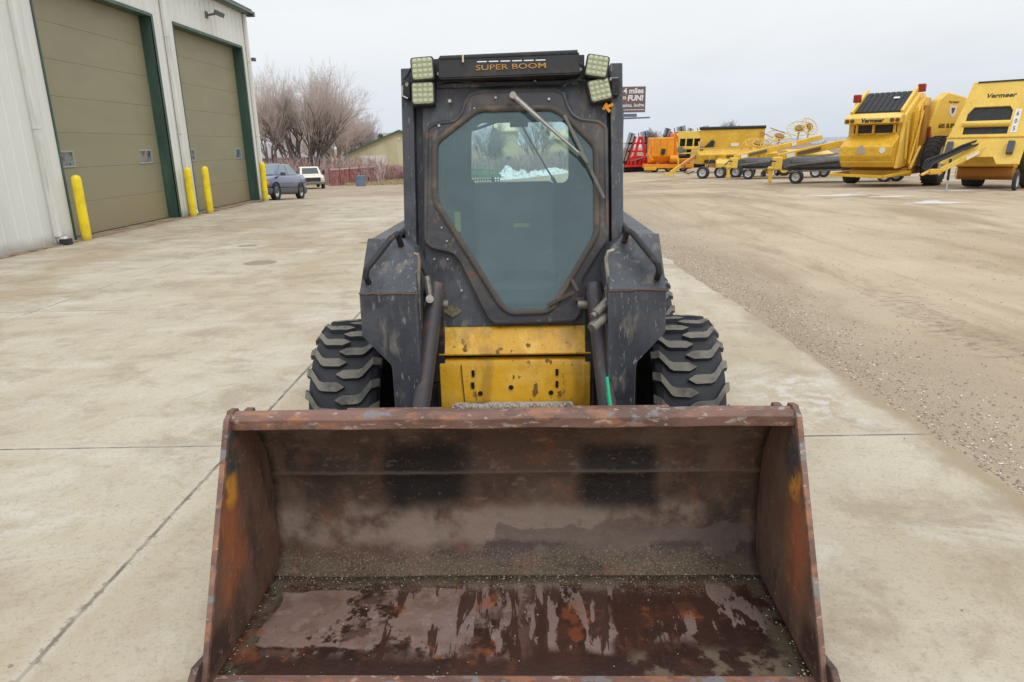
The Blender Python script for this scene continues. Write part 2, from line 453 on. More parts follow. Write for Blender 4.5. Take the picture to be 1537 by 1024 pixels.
# ---- cab front plate, door, glass
GL = [(718, 167), (828, 165), (846, 175), (893, 222), (894, 352), (838, 447), (824, 466), (766, 468), (752, 456), (655, 303), (655, 216)]
DO = [(699, 151), (706, 140), (722, 136), (833, 134), (846, 139), (852, 158), (860, 172), (872, 179), (899, 182), (910, 191), (912, 357), (872, 420), (871, 470), (862, 482), (742, 486), (733, 476), (692, 392), (680, 379), (646, 371), (638, 362), (640, 194), (650, 186), (682, 181), (693, 168)]
FP = [(634, 124), (909, 119), (916, 486), (640, 492)]
gl_big = [cab2(x, y, 0) for x, y in GL]
def scale2(pts, k):
    cx = sum(p[0] for p in pts) / len(pts); cy = sum(p[1] for p in pts) / len(pts)
    return [(cx + (p[0] - cx) * k, cy + (p[1] - cy) * k) for p in pts]
front = cab_plate('cab_front', [[cab2(x, y) for x, y in FP], rounded(scale2(gl_big, 1.02), .02)], 0, .02, black, SS)
gl18 = [cab2(x, y, .03) for x, y in GL]
door = cab_plate('cab_door', [rounded([cab2(x, y, .03) for x, y in DO], .012, 3), rounded(scale2(gl18, 1.0), .02)], .025, .03, doorpaint, SS, .006)
rim = rounded([cab2(x, y, .04) for x, y in DO], .012, 4)
mt = cabm(.036)
MB().tube([mt @ Vector((p[0], p[1], 0)) for p in scale2(rim, .992)], .0095, closed=True).build('door_flange', doorpaint, door)
glr = rounded(gl18, .03, 5); mt2 = cabm(.042)
MB().tube([mt2 @ Vector((p[0], p[1], 0)) for p in scale2(glr, 1.012)], .013, closed=True, n=10).build('window_seal', rubberseal, door)
me = curve_mesh([scale2(glr, 1.012)], .005); place_mesh(me, cabm(.036), 'windshield', windshield, door)
# bolts, wiper, catch
bo = MB()
for (px, py, r) in [(659, 189, .007), (675, 152, .009), (744, 147, .006), (824, 149, .007), (913, 370, .006), (652, 389, .005), (672, 389, .005), (693, 436, .006), (666, 438, .006), (663, 342, .005), (671, 362, .005), (803, 123, .008), (712, 163, .005)]:
    p = cabp(px, py, .045); bo.cyl(p - CNn * .02, p + CNn * .004, r, r * .8, 10)
bo.build('bolt', chrome, SS)
pl = MB(); a = cab2(652, 466, .012); pts = [(a[0] + x, a[1] + y) for x, y in ((0, 0), (.04, .03), (.08, 0), (.04, -.03))]
me = curve_mesh([rounded([cab2(x, y, .012) for x, y in ((664, 467), (679, 457), (694, 467), (680, 477))], .008)], .004); place_mesh(me, cabm(.014), 'data_plate', M('brass_plate', srgb(122, 112, 86), [dict(col=srgb(70, 66, 56), n=(60, .5, .6), amt=.8)], rough=.5, metal=.3), SS)
w = MB(); pa, pb = cabp(770, 143, .10), cabp(876, 236, .085)
w.tube([pa, pa.lerp(pb, .12), pa.lerp(pb, .5), pb], .01, rs=[.011, .011, .008, .005]); pv = cabp(770, 147, .03); w.cyl(pv, pa, .012, .012); w.lathe([(-.015, .0), (-.015, .014), (.008, .014), (.01, 0)], pa, 'y', 14)
wip = w.build('wiper', chrome, SS)
w = MB(); w.bar(cabp(847, 173, .075), cabp(907, 298, .07), .008, .012); w.bar(cabp(870, 228, .085), cabp(882, 245, .08), .022, .012); w.build('wiper_blade', greymetal, wip, bevel=.002)
w = MB(); w.bar(cabp(822, 458, .06), cabp(862, 438, .07), .012); w.bar(cabp(858, 420, .06), cabp(867, 437, .08), .014, .006); w.bar(cabp(862, 449, .055), cabp(876, 449, .055), .03, .008); w.bar(cabp(838, 432, .02), cabp(840, 414, .02), .005)
w.build('door_latch', M('rusty_latch', srgb(92, 80, 70), [dict(col=srgb(120, 84, 60), n=(20, .5, .7))], rough=.8), SS)

# ---- visor with lettering
VO = .10
vis = [cab2(x, y, VO) for x, y in ((658, 87), (867, 78), (868, 109), (661, 117))]
slots = []
for i in range(6):
    x0 = 716 + i * 17.6; y0 = 91.6 - i * .48
    slots.append([cab2(x, y, VO) for x, y in ((x0, y0), (x0 + 14.5, y0 - .5), (x0 + 14.5, y0 + 2.1), (x0, y0 + 2.5))])
visor = cab_plate('roof_visor', [vis] + slots, VO, .008, blackdark, SS, 0)
a = cabp(660, 88, VO); b = cabp(867, 79, VO)
v = MB(); v.cyl(a + CNn * -.004, b + CNn * -.004, .012)
lo_a, lo_b = cabp(661, 117, VO), cabp(868, 109, VO); i_a, i_b = cabp(661, 124, .0), cabp(868, 119, .0)
v.add([lo_a, lo_b, i_b, i_a, lo_a - CNn * .0 + CV * -.006, lo_b + CV * -.006, i_b + CV * -.006, i_a + CV * -.006], [(0, 1, 2, 3), (4, 5, 6, 7), (0, 1, 5, 4), (1, 2, 6, 5), (2, 3, 7, 6), (3, 0, 4, 7)])
for (top, low) in ((a, lo_a), (b, lo_b)):
    q = [top, low, low - CNn * VO, top - CNn * VO * .6]
    sgn = 1 if top is b else -1
    v.add([p + Vector((k, 0, 0)) for k in (0, sgn * .006) for p in q], [(0, 1, 2, 3), (7, 6, 5, 4), (0, 1, 5, 4), (1, 2, 6, 5), (2, 3, 7, 6), (3, 0, 4, 7)])
v.build('visor_hood', blackdark, visor)
me = text_mesh('SUPER BOOM', .030, .001, .00025, 1.62)
c0 = cabp(767, 100.5, VO + .006); dx = (cabp(815, 98.8, VO + .006) - cabp(718, 102.3, VO + .006)).normalized()
place_mesh(me, basis(c0, dx, CNn.cross(dx), CNn), 'lettering', goldtext, visor, 0)
tp = MB()
for (x, y) in ((695, 88),): 
    p = cabp(x, y, VO + .012); tp.box(p, (.006, .02, .03))
tp.build('paint_tick', M('cream_tick', srgb(220, 214, 180)), visor)
# cables across the header + brackets
w = MB(); w.tube([cabp(x, y, .05) for x, y in ((655, 125), (680, 121), (700, 123), (720, 125), (734, 129), (748, 127), (800, 124), (840, 124), (862, 119), (878, 116))], .005)
w.tube([cabp(x, y, .04) for x, y in ((606, 120), (612, 112), (617, 103))], .006); w.tube([cabp(x, y, .06) for x, y in ((846, 131), (852, 124), (868, 120), (880, 122))], .005)
w.tube([cabp(x, y, .04) for x, y in ((902, 152), (908, 156), (912, 158))], .004)
w.build('header_cable', rubber, SS)
w = MB(); w.bar(cabp(655, 129.5, .018), cabp(868, 123.5, .018), .016, .02); w.build('header_lip', doorpaint, SS, bevel=.003)
w = MB()
for (x0, y0, x1, y1) in ((655, 90, 662, 124), (869, 84, 876, 118)):
    w.bar(cabp(x0, y0, .02), cabp(x0, y1, .02), .045, .03)
for (x, y, ww) in ((611, 136, .05), (923, 131, .05)): w.box(cabp(x, y, .03), (.034, .04, .07))
for (x, y) in ((648, 110), (874, 98)): w.bar(cabp(x, y, .03), cabp(x + 12 * (1 if x < 700 else -1), y + 1, .03), .02)
w.build('lamp_bracket', blackdark, SS, bevel=.003)
w = MB(); w.tube([cabp(x, y, .05) for x, y in ((609, 126), (604, 130), (604, 144), (612, 148))], .004); w.cyl(cabp(611, 127, .04), cabp(611, 127, .055), .008); w.cyl(cabp(658, 111, .05), cabp(658, 111, .065), .007); w.cyl(cabp(871, 104, .05), cabp(871, 104, .065), .007); w.box(cabp(921, 119, .04), (.035, .03, .012)); w.build('bracket_bolt', chrome, SS)
w = MB()
for (x, y, a_) in ((908, 160, 30), (912, 164, -40), (915, 159, 70)): w.box(cabp(x, y, .05), (.012, .012, .03), ry=R(a_))
w.build('wire_connector', orangew, SS, bevel=.002)

# ---- four LED lamps
def lamp(quad, off):
    pts = [cabp(x, y, off) for x, y in quad]      # tl tr br bl
    c = sum(pts, Vector()) / 4
    X = ((pts[1] - pts[0]) + (pts[2] - pts[3])); wd = X.length / 2; X.normalize()
    Y = ((pts[0] - pts[3]) + (pts[1] - pts[2])); ht = Y.length / 2; Y = (Y - X * Y.dot(X)).normalized(); Z = X.cross(Y)
    m = basis(c, X, Y, Z)
    hs = rounded([(-wd / 2, -ht / 2), (wd / 2, -ht / 2), (wd / 2, ht / 2), (-wd / 2, ht / 2)], .014, 4)
    me = curve_mesh([hs], .05, .004); o = place_mesh(me, m @ Matrix.Translation((0, 0, -.025)), 'work_light', blackdark, SS)
    me = curve_mesh([scale2(hs, .88)], .006, .001); place_mesh(me, m @ Matrix.Translation((0, 0, .001)), 'lens', ledlens, o)
    g = MB()
    for i in range(4):
        for j in range(4):
            p = m @ Vector(((i - 1.5) * wd * .215, (j - 1.5) * ht * .215, .0045))
            g.cyl(p, p + Z * .004, wd * .10, wd * .05, 14)
    g.build('led', led, o)
    return o
lamp(((615, 87), (650, 83), (653, 120), (618, 122)), .09); lamp(((617, 122.5), (652, 121.5), (653, 157), (617, 159)), .075)
lamp(((881, 78), (915, 86), (912, 118), (877, 115)), .09); lamp(((881, 121), (914, 114), (920, 148), (886, 157)), .075)

# ---- boom arms: vertical front leg, sloped shoulder, long beam to the rear
def arm(s):
    m = MB(); yf = -.56
    zb = 1.035                       # bend
    fr = [(.592, zb), (.594, .865), (.488, .745), (.484, .72), (.484, .20), (.375, .20), (.368, zb)]
    prof_out = [(s * x, z) for x, z in fr]
    n = len(fr); dpt = .16
    m.prism(prof_out, yf, yf + dpt, 'y')
    o = m.build('boom_arm', black, SS, bevel=.006)
    # shoulder: slopes back from the bend
    b0 = [(.368, zb), (.592, zb)]; t = [(.375, 1.14), (.40, 1.19), (.455, 1.222), (.594, 1.222)]
    yk = lambda z: yf + (z - zb) * 1.15
    top = [(.369, zb)] + t + [(.592, zb)]
    k = len(top)
    vs = [(s * x, yk(z), z) for x, z in top] + [(s * x, yk(z) + .20, z - .03 if z > zb else z - .05) for x, z in top]
    m = MB(); m.add(vs, [tuple(range(k)), tuple(range(2 * k - 1, k - 1, -1))] + [(i, (i + 1) % k, (i + 1) % k + k, i + k) for i in range(k)])
    m.build('arm_shoulder', black, o, bevel=.006)
    m = MB(); m.prism([(yk(1.222) - .0, 1.217), (1.9, 1.21), (2.05, 1.05), (1.95, .93), (1.6, 1.03), (-.2, 1.06), (-.33, 1.03)], s * .484, s * .590)
    m.build('arm_beam', black, o, bevel=.008)
    # weld seam, grab handle
    w = MB(); w.tube([(s * (.372 + i * .0275), yf - .001 + random.uniform(-.001, .001), zb + random.uniform(-.003, .003)) for i in range(9)], .004, 6); w.build('weld_seam', M('weld_rust', srgb(96, 74, 62), rough=.8), o)
    pts = [(.575, 1.065), (.578, 1.12)]
    q = lambda x, z, h: Vector((s * x, yk(z) - h * .75, z + h * .65))
    hp = [q(.560, 1.07, -.01), q(.562, 1.07, .05), q(.556, 1.085, .07), q(.47, 1.185, .085), q(.455, 1.2, .075), q(.45, 1.195, -.01)]
    hp2 = [hp[0], hp[1]] + [hp[1].lerp(hp[2], .5), hp[2]] + [hp[2].lerp(hp[3], t_) for t_ in (.3, .6, .95)] + [hp[4], hp[5]]
    MB().tube(hp2, .0125, 10).build('grab_handle', blackdark, o)
    return o
arms = [arm(-1), arm(1)]
# ---- tilt cylinders
for s, top, bot in ((-1, LP(654, 436, -.36), LP(628, 640, -.60)), (1, LP(893, 436, -.36), LP(915, 640, -.60))):
    m = MB(); m.cyl(top, bot + (bot - top) * .35, .037, .037, 20)
    d = (top - bot).normalized(); m.cyl(top, top + d * .03, .033, .03, 18)
    o = m.build('tilt_cylinder', rustpipe, SS)
    m = MB(); m.cyl(top + Vector((0, -.05, -.03)), top + Vector((0, .02, -.03)), .012, .012, 6); m.cyl(top + Vector((-.07, .0, -.06)), top + Vector((.05, 0, -.06)), .018); m.build('pin', greymetal, o)
pk = MB()
for s in (-1, 1): pk.bb(s * .30, s * .37, -.34, -.30, .6, 1.0)
pk.build('cylinder_mount', blackdark, SS)
# hoses and couplers
def pth(l, y, dy=0): return [LP(a, b, y + dy * i) for i, (a, b) in enumerate(l)]
h = MB(); h.tube(pth([(622, 381), (627, 382), (629, 392), (628, 430), (627, 452)], -.50), .007); h.tube(pth([(627, 448), (627, 470), (628, 480)], -.50), .011)
h.build('hydraulic_line', M('tan_steel_line', srgb(150, 134, 118), [dict(col=srgb(100, 84, 70), n=(20, .5, .7))], rough=.5, metal=.4), SS)
h = MB(); h.tube(pth([(628, 470), (626, 500), (624, 540), (626, 600)], -.48), .016); h.tube(pth([(630, 398), (637, 404), (641, 416)], -.42), .012); h.tube(pth([(929, 470), (921, 500), (924, 540), (926, 600)], -.44), .014); h.build('hose', rubber, SS)
h = MB(); h.tube(pth([(640, 414), (643, 432), (645, 446)], -.43), .013, rs=[.013, .015, .012]); h.cyl(LP(645, 449, -.45), LP(645, 449, -.40), .016); h.build('hose_fitting', chrome, SS)
h = MB(); h.tube(pth([(922, 375), (913, 378), (910, 388), (912, 410), (914, 432)], -.50), .0085); h.build('hydraulic_line', chrome, SS)
h = MB(); h.cyl(LP(914, 430, -.5), LP(914, 452, -.5), .016, n=6); h.cyl(LP(907, 434, -.5), LP(922, 434, -.5), .006)
h.cyl(LP(914, 450, -.5), LP(903, 462, -.53), .019, n=8); h.cyl(LP(903, 461, -.53), LP(893, 471, -.56), .016, .017); h.cyl(LP(914, 470, -.5), LP(901, 482, -.54), .021); h.cyl(LP(902, 480, -.54), LP(891, 490, -.57), .02, .018)
h.cyl(LP(893, 471, -.56), LP(889, 475, -.57), .012, .012)
h.cyl(LP(893, 488, -.565), LP(888, 493, -.58), .021, .02)
h.build('quick_coupler', greymetal, SS)

# ---- yellow front panels and step
zt = .80
y0 = LP(770, 490, -.255).z
m = MB(); a0, a1 = LP(657, 492, -.26), LP(888, 488, -.26); c0_, c1_ = LP(657, 534, -.345), LP(889, 531, -.345)
m.add([a0, a1, c1_, c0_, c0_ + Vector((0, .03, -.012)), c1_ + Vector((0, .03, -.012)), a1 + Vector((0, .06, 0)), a0 + Vector((0, .06, 0))], [(0, 1, 2, 3), (3, 2, 5, 4), (4, 5, 6, 7), (7, 6, 1, 0), (0, 3, 4, 7), (1, 2, 5, 6)])
m.build('upper_front_panel', yellow, SS, bevel=.008, seg=3)
b0_, b1_ = LP(653, 540, -.335), LP(892, 536, -.335)
m = MB(); m.prism([(-.30, b0_.z), (-.335, b0_.z - .006), (-.347, b0_.z - .03), (-.35, .22), (-.30, .22)], -.325, .322)
pn = m.build('lower_front_panel', yellow, SS, bevel=.004)
m = MB()
for px, py in ((710, 561), (710, 579), (836, 559), (836, 577)): 
    p = LP(px, py, -.352); m.bb(p.x - .006, p.x + .006, -.353, -.345, p.z - .014, p.z + .014)
for px, py in ((721, 591), (827, 590), (767, 582), (652, 580)):
    p = LP(px, py, -.352); m.lathe([(-.003, 0), (-.003, .009), (.003, .011)], (p.x, -.351, p.z), 'y', 9)
m.build('bolt_hole', M('hole_black', (.006, .005, .004), rough=.9), pn)
m = MB(); m.tube([LP(x, y, -.352) for x, y in ((692, 548), (694, 570), (698, 606))], .0022, 5); m.tube([LP(x, y, -.352) for x, y in ((697, 604), (715, 604), (728, 604))], .002, 5); m.build('scratch', M('dark_scratch', srgb(92, 70, 26)), pn)
# step tread (serrated)
m = MB(); zs = LP(770, 611, -.50).z
xa, xb = LP(678, 611, -.50).x, LP(862, 608, -.50).x
nst = 18
for i in range(nst):
    x = xa + (xb - xa) * (i + .5) / nst; wv = (xb - xa) / nst
    m.prism([(x - wv * .5, zs - .03), (x - wv * .5, zs), (x - wv * .1, zs), (x + wv * .22, zs - .014), (x + wv * .5, zs), (x + wv * .5, zs - .03)], -.50, -.46, 'y')
m.bb(xa, xb, -.5, -.36, zs - .05, zs - .03); m.build('step_tread', M('step_steel', srgb(170, 166, 158), [dict(col=srgb(110, 100, 90), n=(20, .5, .65))], rough=.7), SS)
# ---- chassis, rear hood, uprights (seen only from the side)
m = MB(); m.bb(-.50, .50, -.28, 2.0, .24, .78); m.bb(-.34, .34, -.33, -.28, .15, .60)
m.build('chassis', blackdark, SS, bevel=.01)
m = MB(); m.prism([(yb + .04, .79), (yb + .04, 1.12), (1.95, 1.08), (2.08, .95), (2.08, .35), (2.0, .30), (2.0, .79)], -.46, .46); m.build('engine_hood', yellow, SS, bevel=.02)
m = MB()
for s in (-1, 1): m.prism([(1.35, .5), (2.0, .5), (2.0, 1.02), (1.7, 1.16), (1.45, 1.1)], s * .466, s * .482)
m.build('rear_tower', black, SS, bevel=.006)
m = MB()
for s in (-1, 1): m.cyl((s * .535, .35, .62), (s * .535, 1.55, 1.0), .035)
m.build('lift_cylinder', rustpipe, SS)
mm = MB()
for s in (-1, 1): mm.tube([(s * (.478), -.25, 1.225), (s * .478, .4, 1.245), (s * .478, 1.2, 1.235)], .012)
mm.build('boom_hose', rubber, SS)

# ---- wheels
def tyre_mesh(flip):
    m = MB(); W = .31
    def Rc(u):  # carcass radius over normalised width
        u = abs(u)
        return .400 - .014 * u ** 2 if u < .85 else .3899 - (u - .85) * .22
    prof = [(-.11, .215), (-.145, .27), (-.15, .33)] + [(W / 2 * u * (.985), Rc(u)) for u in (-.97, -.9, -.8, -.6, -.3, 0, .3, .6, .8, .9, .97)] + [(.15, .33), (.145, .27), (.11, .215)]
    m.mat(0); m.lathe(prof, n=72)
    m.mat(1)
    K = 22; pit = 2 * math.pi / K
    def line(t):
        pts = [(1.04, .78), (.86, .62), (.60, .10), (.50, .03), (.10, .0), (.0, -.0)]
        s_ = t * (len(pts) - 1); i = min(int(s_), len(pts) - 2); f = s_ - i
        return pts[i][0] * (1 - f) + pts[i + 1][0] * f, pts[i][1] * (1 - f) + pts[i + 1][1] * f
    for side in (-1, 1):
        for k in range(K):
            th0 = (k + (.5 if side > 0 else 0)) * pit
            vs = []; n = 11
            for i in range(n):
                u, v = line(i / (n - 1)); hw = .175 if i < n - 2 else (.165 if i == n - 2 else .015)
                if i == n - 2: u = .06
                if i == n - 1: u = -.12
                jit = random.uniform(-.004, .004)
                for (dv, top) in ((-hw - .05, 0), (-hw, 1), (hw, 1), (hw + .05, 0)):
                    r = Rc(min(abs(u), 1.02)) + (.021 + jit * .3 if top else -.004)
                    th = th0 + (v + dv) * pit
                    uu = u * side * 1.0
                    vs.append((uu * W / 2, -math.cos(th) * r, math.sin(th) * r))
            fs = []
            for i in range(n - 1):
                for j in range(3): fs.append((i * 4 + j, i * 4 + j + 1, i * 4 + 5 + j, i * 4 + 4 + j))
            fs += [(0, 1, 2, 3), tuple((n - 1) * 4 + j for j in (3, 2, 1, 0))]
            m.mat(1); o_ = len(m.f); m.add(vs, fs)
            for q in range(o_, len(m.f)):
                if (q - o_) < (n - 1) * 3 and (q - o_) % 3 != 1: m.mi[q] = 0
    return m
def make_wheel(s, y):
    e = bpy.data.objects.new('wheel', None); COL.objects.link(e); e.parent = SS; e.location = (s * .755, y, .398); e.scale = (1, .945, .945); e.rotation_euler = (random.uniform(0, 1), 0, 0)
    return e
ty = tyre_mesh(1); w0 = make_wheel(-1, -.035); w0.rotation_euler = (.06, 0, 0)
ty.build('tyre', [rubber, tread], w0, smooth=25)
m = MB(); m.lathe([(-.11, .215), (-.10, .19), (-.03, .17), (-.02, .08), (-.05, .07), (-.05, 0)]); m.lathe([(.11, .215), (.10, .19), (.0, .17), (-.02, .17)]); m.build('rim', blackdark, w0)
for s, y in ((1, -.035), (-1, 1.12), (1, 1.12)):
    c = copy_tree(w0, SS); c.location = (s * .755, y, .398); c.rotation_euler = (.16 if y < 0 else .4 + s, 0, 0) ; c.rotation_euler = (.16, 0, 0) if y < 0 else (.5, 0, 0)

# ---- BUCKET
rust_in = M('bucket_inner_rust', (.092, .053, .037), [
    dict(col=(.155, .105, .076), n=(3.2, .42, .62), amt=.75, rough=.8),
    dict(col=(.040, .027, .023), n=(5, .48, .62), amt=.7, seed=14, st=(1, 1, .6)),
    dict(col=(.170, .068, .038), n=(7, .54, .64), amt=.6, seed=3),
    dict(col=(.20, .155, .125), n=(14, .57, .66), amt=.5, seed=23, st=(.7, 1, 1.2)),
    # dry pale band low on the back with a crisp lower tide line
    dict(col=(.27, .205, .165), n=(4.0, .38, .54), box=((-.12, None, .20), (.82, 0, .08), .035, .14, 6), amt=.85, rough=.8, seed=4),
    dict(col=(.135, .100, .088), rough=.8, box=((.42, None, .135), (.50, 0, .055), .004, .16, 6), amt=.8),
    dict(col=(.060, .040, .036), n=(6, .46, .52), box=((.3, None, .10), (.62, 0, .03), .01, .12, 6), amt=.8, rough=.5, seed=33),
    # black oily patches
    dict(col=(.013, .010, .010), box=((-.330, None, .40), (.15, 0, .125), .05, .22, 3.2), amt=.97, rough=.7),
    dict(col=(.012, .010, .010), box=((.385, None, .40), (.145, 0, .13), .035, .09, 4), amt=.92, rough=.55),
    dict(col=(.26, .21, .17), n=(42, .60, .66), amt=.22, seed=21),
    dict(col=(.35, .15, .06), n=(60, .635, .67), amt=.3, seed=24),
    dict(col=(.15, .11, .085), box=((None, None, .415), (0, 0, .006), .006, .012, 20), amt=.6),  # pale line paints the highlight along the weld ridge
    dict(col=(.115, .086, .060), n=(7, .40, .52), box=((0, None, .035), (.9, 0, .05), .010, .20, 5), amt=.88, rough=.9),
    dict(col=(.25, .20, .145), n=(150, .54, .62), box=((-.1, None, .055), (.88, 0, .05), .02, .14, 8), amt=.8, rough=.9, seed=7), dict(col=(.05, .04, .028), n=(90, .54, .62), box=((0, None, .05), (.9, 0, .05), .02, .14, 8), amt=.6, rough=.9, seed=27),
    ], rough=.62, bump=((5, .014), (16, .006), (50, .0028), (140, .0008)), spec=.35)
rust_floor = M('bucket_floor_wet_rust', (.046, .022, .017), [
    dict(col=(.080, .032, .021), n=(3, .44, .62), amt=.85),
    dict(col=(.026, .014, .012), n=(2.6, .48, .60), amt=.8, seed=3, st=(1.4, .7, 1)),
    dict(col=(.115, .048, .030), n=(14, .54, .64), amt=.6, seed=31),
    # dry mauve patches with crisp water edges, larger on the left
    dict(col=(.235, .155, .130), n=(3.2, .42, .44), det=9, box=((-.50, -1.16, None), (.34, .15, 0), .006, .13, 5), amt=.9, rough=.8, seed=2),
    dict(col=(.225, .155, .138), n=(4.5, .485, .505), det=9, st=(1.7, .5, 1), box=((.0, -1.15, None), (.32, .18, 0), .02, .12, 5), amt=.9, rough=.8, seed=6),
    dict(col=(.215, .150, .132), n=(6, .525, .545), det=8, st=(1.3, .5, 1), box=((.50, -1.10, None), (.36, .16, 0), .03, .12, 5), amt=.85, rough=.8, seed=11),
    dict(col=(.145, .085, .068), n=(9, .46, .58), box=((-.45, -1.17, None), (.50, .19, 0), .03, .10, 5), amt=.65, seed=12),
    dict(col=(.30, .24, .21), n=(22, .55, .63), box=((-.45, -1.17, None), (.50, .19, 0), .03, .10, 5), amt=.4, seed=32),
    # drip runs cutting through the dry patches
    dict(col=(.050, .022, .016), n=(5, .535, .555), det=4, dist=.4, st=(3.4, .42, 1), box=((.05, -1.20, None), (.50, .20, 0), .04, .08, 5), amt=.92, rough=.35, seed=41),
    dict(col=(.26, .075, .030), n=(6, .57, .64), amt=.55, seed=13),
    dict(col=(.045, .024, .020), box=((None, -1.45, None), (0, .075, 0), .03, .09, 5), amt=.7, rough=.4),
    dict(col=(.115, .086, .060), n=(7, .3, .5), box=((0, -.93, None), (1, .050, 0), .010, .13, 8), amt=.92, rough=.9),
    dict(col=(.25, .20, .145), n=(150, .54, .62), box=((0, -.95, None), (1, .08, 0), .03, .12, 9), amt=.85, rough=.9, seed=17),
    dict(col=(.17, .135, .095), n=(12, .50, .58), box=((.62, -1.40, None), (.24, .08, 0), .04, .14, 9), amt=.75, seed=15),
    dict(col=(.11, .095, .065), n=(16, .42, .52), box=((-.87, -1.2, None), (.03, .35, 0), .02, .05, 9), amt=.8, seed=18),
    dict(col=(.11, .095, .065), n=(16, .42, .52), box=((.87, -1.2, None), (.03, .35, 0), .02, .05, 9), amt=.8, seed=19),
    ], rough=.36, bump=((5, .008), (18, .004), (50, .0026), (150, .0008)), spec=.4)
rust_side = M('bucket_side_rust', (.135, .072, .048), [
    dict(col=(.16, .098, .072), n=(6, .44, .62), amt=.7),
    dict(col=(.060, .038, .032), n=(9, .5, .62), amt=.6, seed=5, st=(1, 1, .4)),
    dict(col=(.34, .112, .042), n=(3, .30, .5), box=((None, -1.225, .34), (0, .085, .18), .06, .10, 5), amt=.88, rough=.75),
    dict(col=(.045, .055, .062), n=(8, .34, .5), box=((None, -1.12, .62), (0, .05, .08), .03, .08, 6), amt=.9),
    dict(col=(.62, .27, .03), n=(10, .40, .52), box=((None, -1.165, .525), (0, .04, .045), .02, .09, 7), amt=.95),
    dict(col=(.040, .020, .018), box=((None, -1.42, .10), (0, .1, .06), .03, .08, 6), amt=.8, rough=.5),
    dict(col=(.24, .20, .16), n=(40, .60, .66), amt=.5, seed=8)], rough=.62, bump=((6, .008), (20, .004), (60, .002)))
rust_rim = M('bucket_rim_rust', (.205, .110, .085), [
    dict(col=(.105, .058, .046), n=(6, .44, .60), amt=.75, st=(.5, 1, 1)),
    dict(col=(.38, .170, .090), n=(18, .50, .62), amt=.65, seed=4, st=(.5, 1, 1)),
    dict(col=(.20, .21, .22), n=(11, .57, .61), amt=.75, seed=5, st=(.6, 1, 1)),
    dict(col=(.42, .36, .32), n=(34, .59, .65), amt=.7, seed=6, st=(.7, 1, 1.6))], rough=.6, bump=((8, .006), (26, .003), (80, .0016)))
BK = MB()
# inner profile (y,z) from cutting edge to rim
prof = [(-1.525, .022), (-1.38, .026), (-1.1, .03), (-.93, .034), (-.895, .045), (-.872, .07), (-.855, .11), (-.845, .18), (-.838, .27), (-.838, .36), (-.841, .402), (-.849, .414), (-.840, .428), (-.86, .52), (-.905, .60), (-.955, .66), (-1.01, .705)]
WB = .905; NX = 60
def grid(prof, x0, x1, nx, fn):
    vs = []; fs = []; k = len(prof)
    for i in range(nx + 1):
        x = x0 + (x1 - x0) * i / nx
        for (y, z) in prof: vs.append(fn(x, y, z))
    for i in range(nx):
        for j in range(k - 1): fs.append((i * k + j, (i + 1) * k + j, (i + 1) * k + j + 1, i * k + j + 1))
    return vs, fs
fine = []
for (a, b) in zip(prof, prof[1:]):
    L_ = math.dist(a, b); n = max(1, int(L_ / .05))
    for i in range(n): fine.append((a[0] + (b[0] - a[0]) * i / n, a[1] + (b[1] - a[1]) * i / n))
fine.append(prof[-1])
cut = next(i for i, p in enumerate(fine) if p[0] >= -.935 and p[1] < .1)
def dent(x, y, z):
    d = noise.noise(Vector((x * 2.2, y * 3, z * 3))) * .007 + noise.noise(Vector((x * 7, y * 7, z * 7 + 4))) * .002
    return (x, y + d, z + d * .6)
bucket = bpy.data.objects.new('bucket', None); COL.objects.link(bucket); bucket.parent = SS
m = MB(); m.add(*grid(fine[:cut + 1], -WB, WB, NX, dent)); o = m.build('bucket_floor', rust_floor, bucket, smooth=50)
sd = o.modifiers.new('th', 'SOLIDIFY'); sd.thickness = .012; sd.offset = -1
m = MB(); m.add(*grid(fine[cut:], -WB, WB, NX, dent)); o = m.build('bucket_back', rust_in, bucket, smooth=50)
sd = o.modifiers.new('th', 'SOLIDIFY'); sd.thickness = .010; sd.offset = -1
for s in (-1, 1):
    outl = [(-1.50, .012), (-1.3, .015), (-.93, .018), (-.86, .06), (-.835, .18), (-.825, .36), (-.845, .53), (-.90, .62), (-.97, .70), (-1.05, .745), (-1.09, .75), (-1.115, .72), (-1.30, .40)]
    x0, x1 = s * WB, s * (WB + .014)
    o = MB().prism(outl, x0, x1).build('bucket_side', rust_side, bucket, bevel=.002)
    e = MB(); e.prism([(-1.095, .755), (-1.125, .742), (-1.312, .40), (-1.512, .03), (-1.50, .02), (-1.300, .40), (-1.112, .73)], x0 - s * .001, x1 + s * .003); e.build('side_edge', rust_rim, o, bevel=.002)
    e = MB(); e.prism([(-1.56, .0), (-1.565, .07), (-1.50, .115), (-1.38, .09), (-1.38, .0)], x1, x1 + s * .022); e.build('side_cutter', rust_side, o, bevel=.004)
    # end lug above the rim
    e = MB(); e.prism([(-1.04, .72), (-1.04, .745), (-1.01, .745), (-1.0, .72)], s * .862, s * .890); e.prism([(-1.11, .74), (-1.09, .764), (-1.05, .758), (-1.04, .74)], s * .90, s * .922); e.build('hook_lug', rust_side, o, bevel=.003)
m = MB(); rp = [(-1.075, .757), (-1.100, .752), (-1.112, .735), (-1.106, .700), (-1.098, .698), (-1.02, .715), (-1.0, .728)]
vs = []; nxr = 70; k = len(rp)
for i in range(nxr + 1):
    x = -.917 + 1.834 * i / nxr; d = noise.noise(Vector((x * 5, 0, 0))) * .003
    vs += [(x, y + d * .6, z + d) for y, z in rp]
fs = [(i * k + j, (i + 1) * k + j, (i + 1) * k + (j + 1) % k, i * k + (j + 1) % k) for i in range(nxr) for j in range(k)] + [tuple(range(k)), tuple(nxr * k + j for j in range(k))]
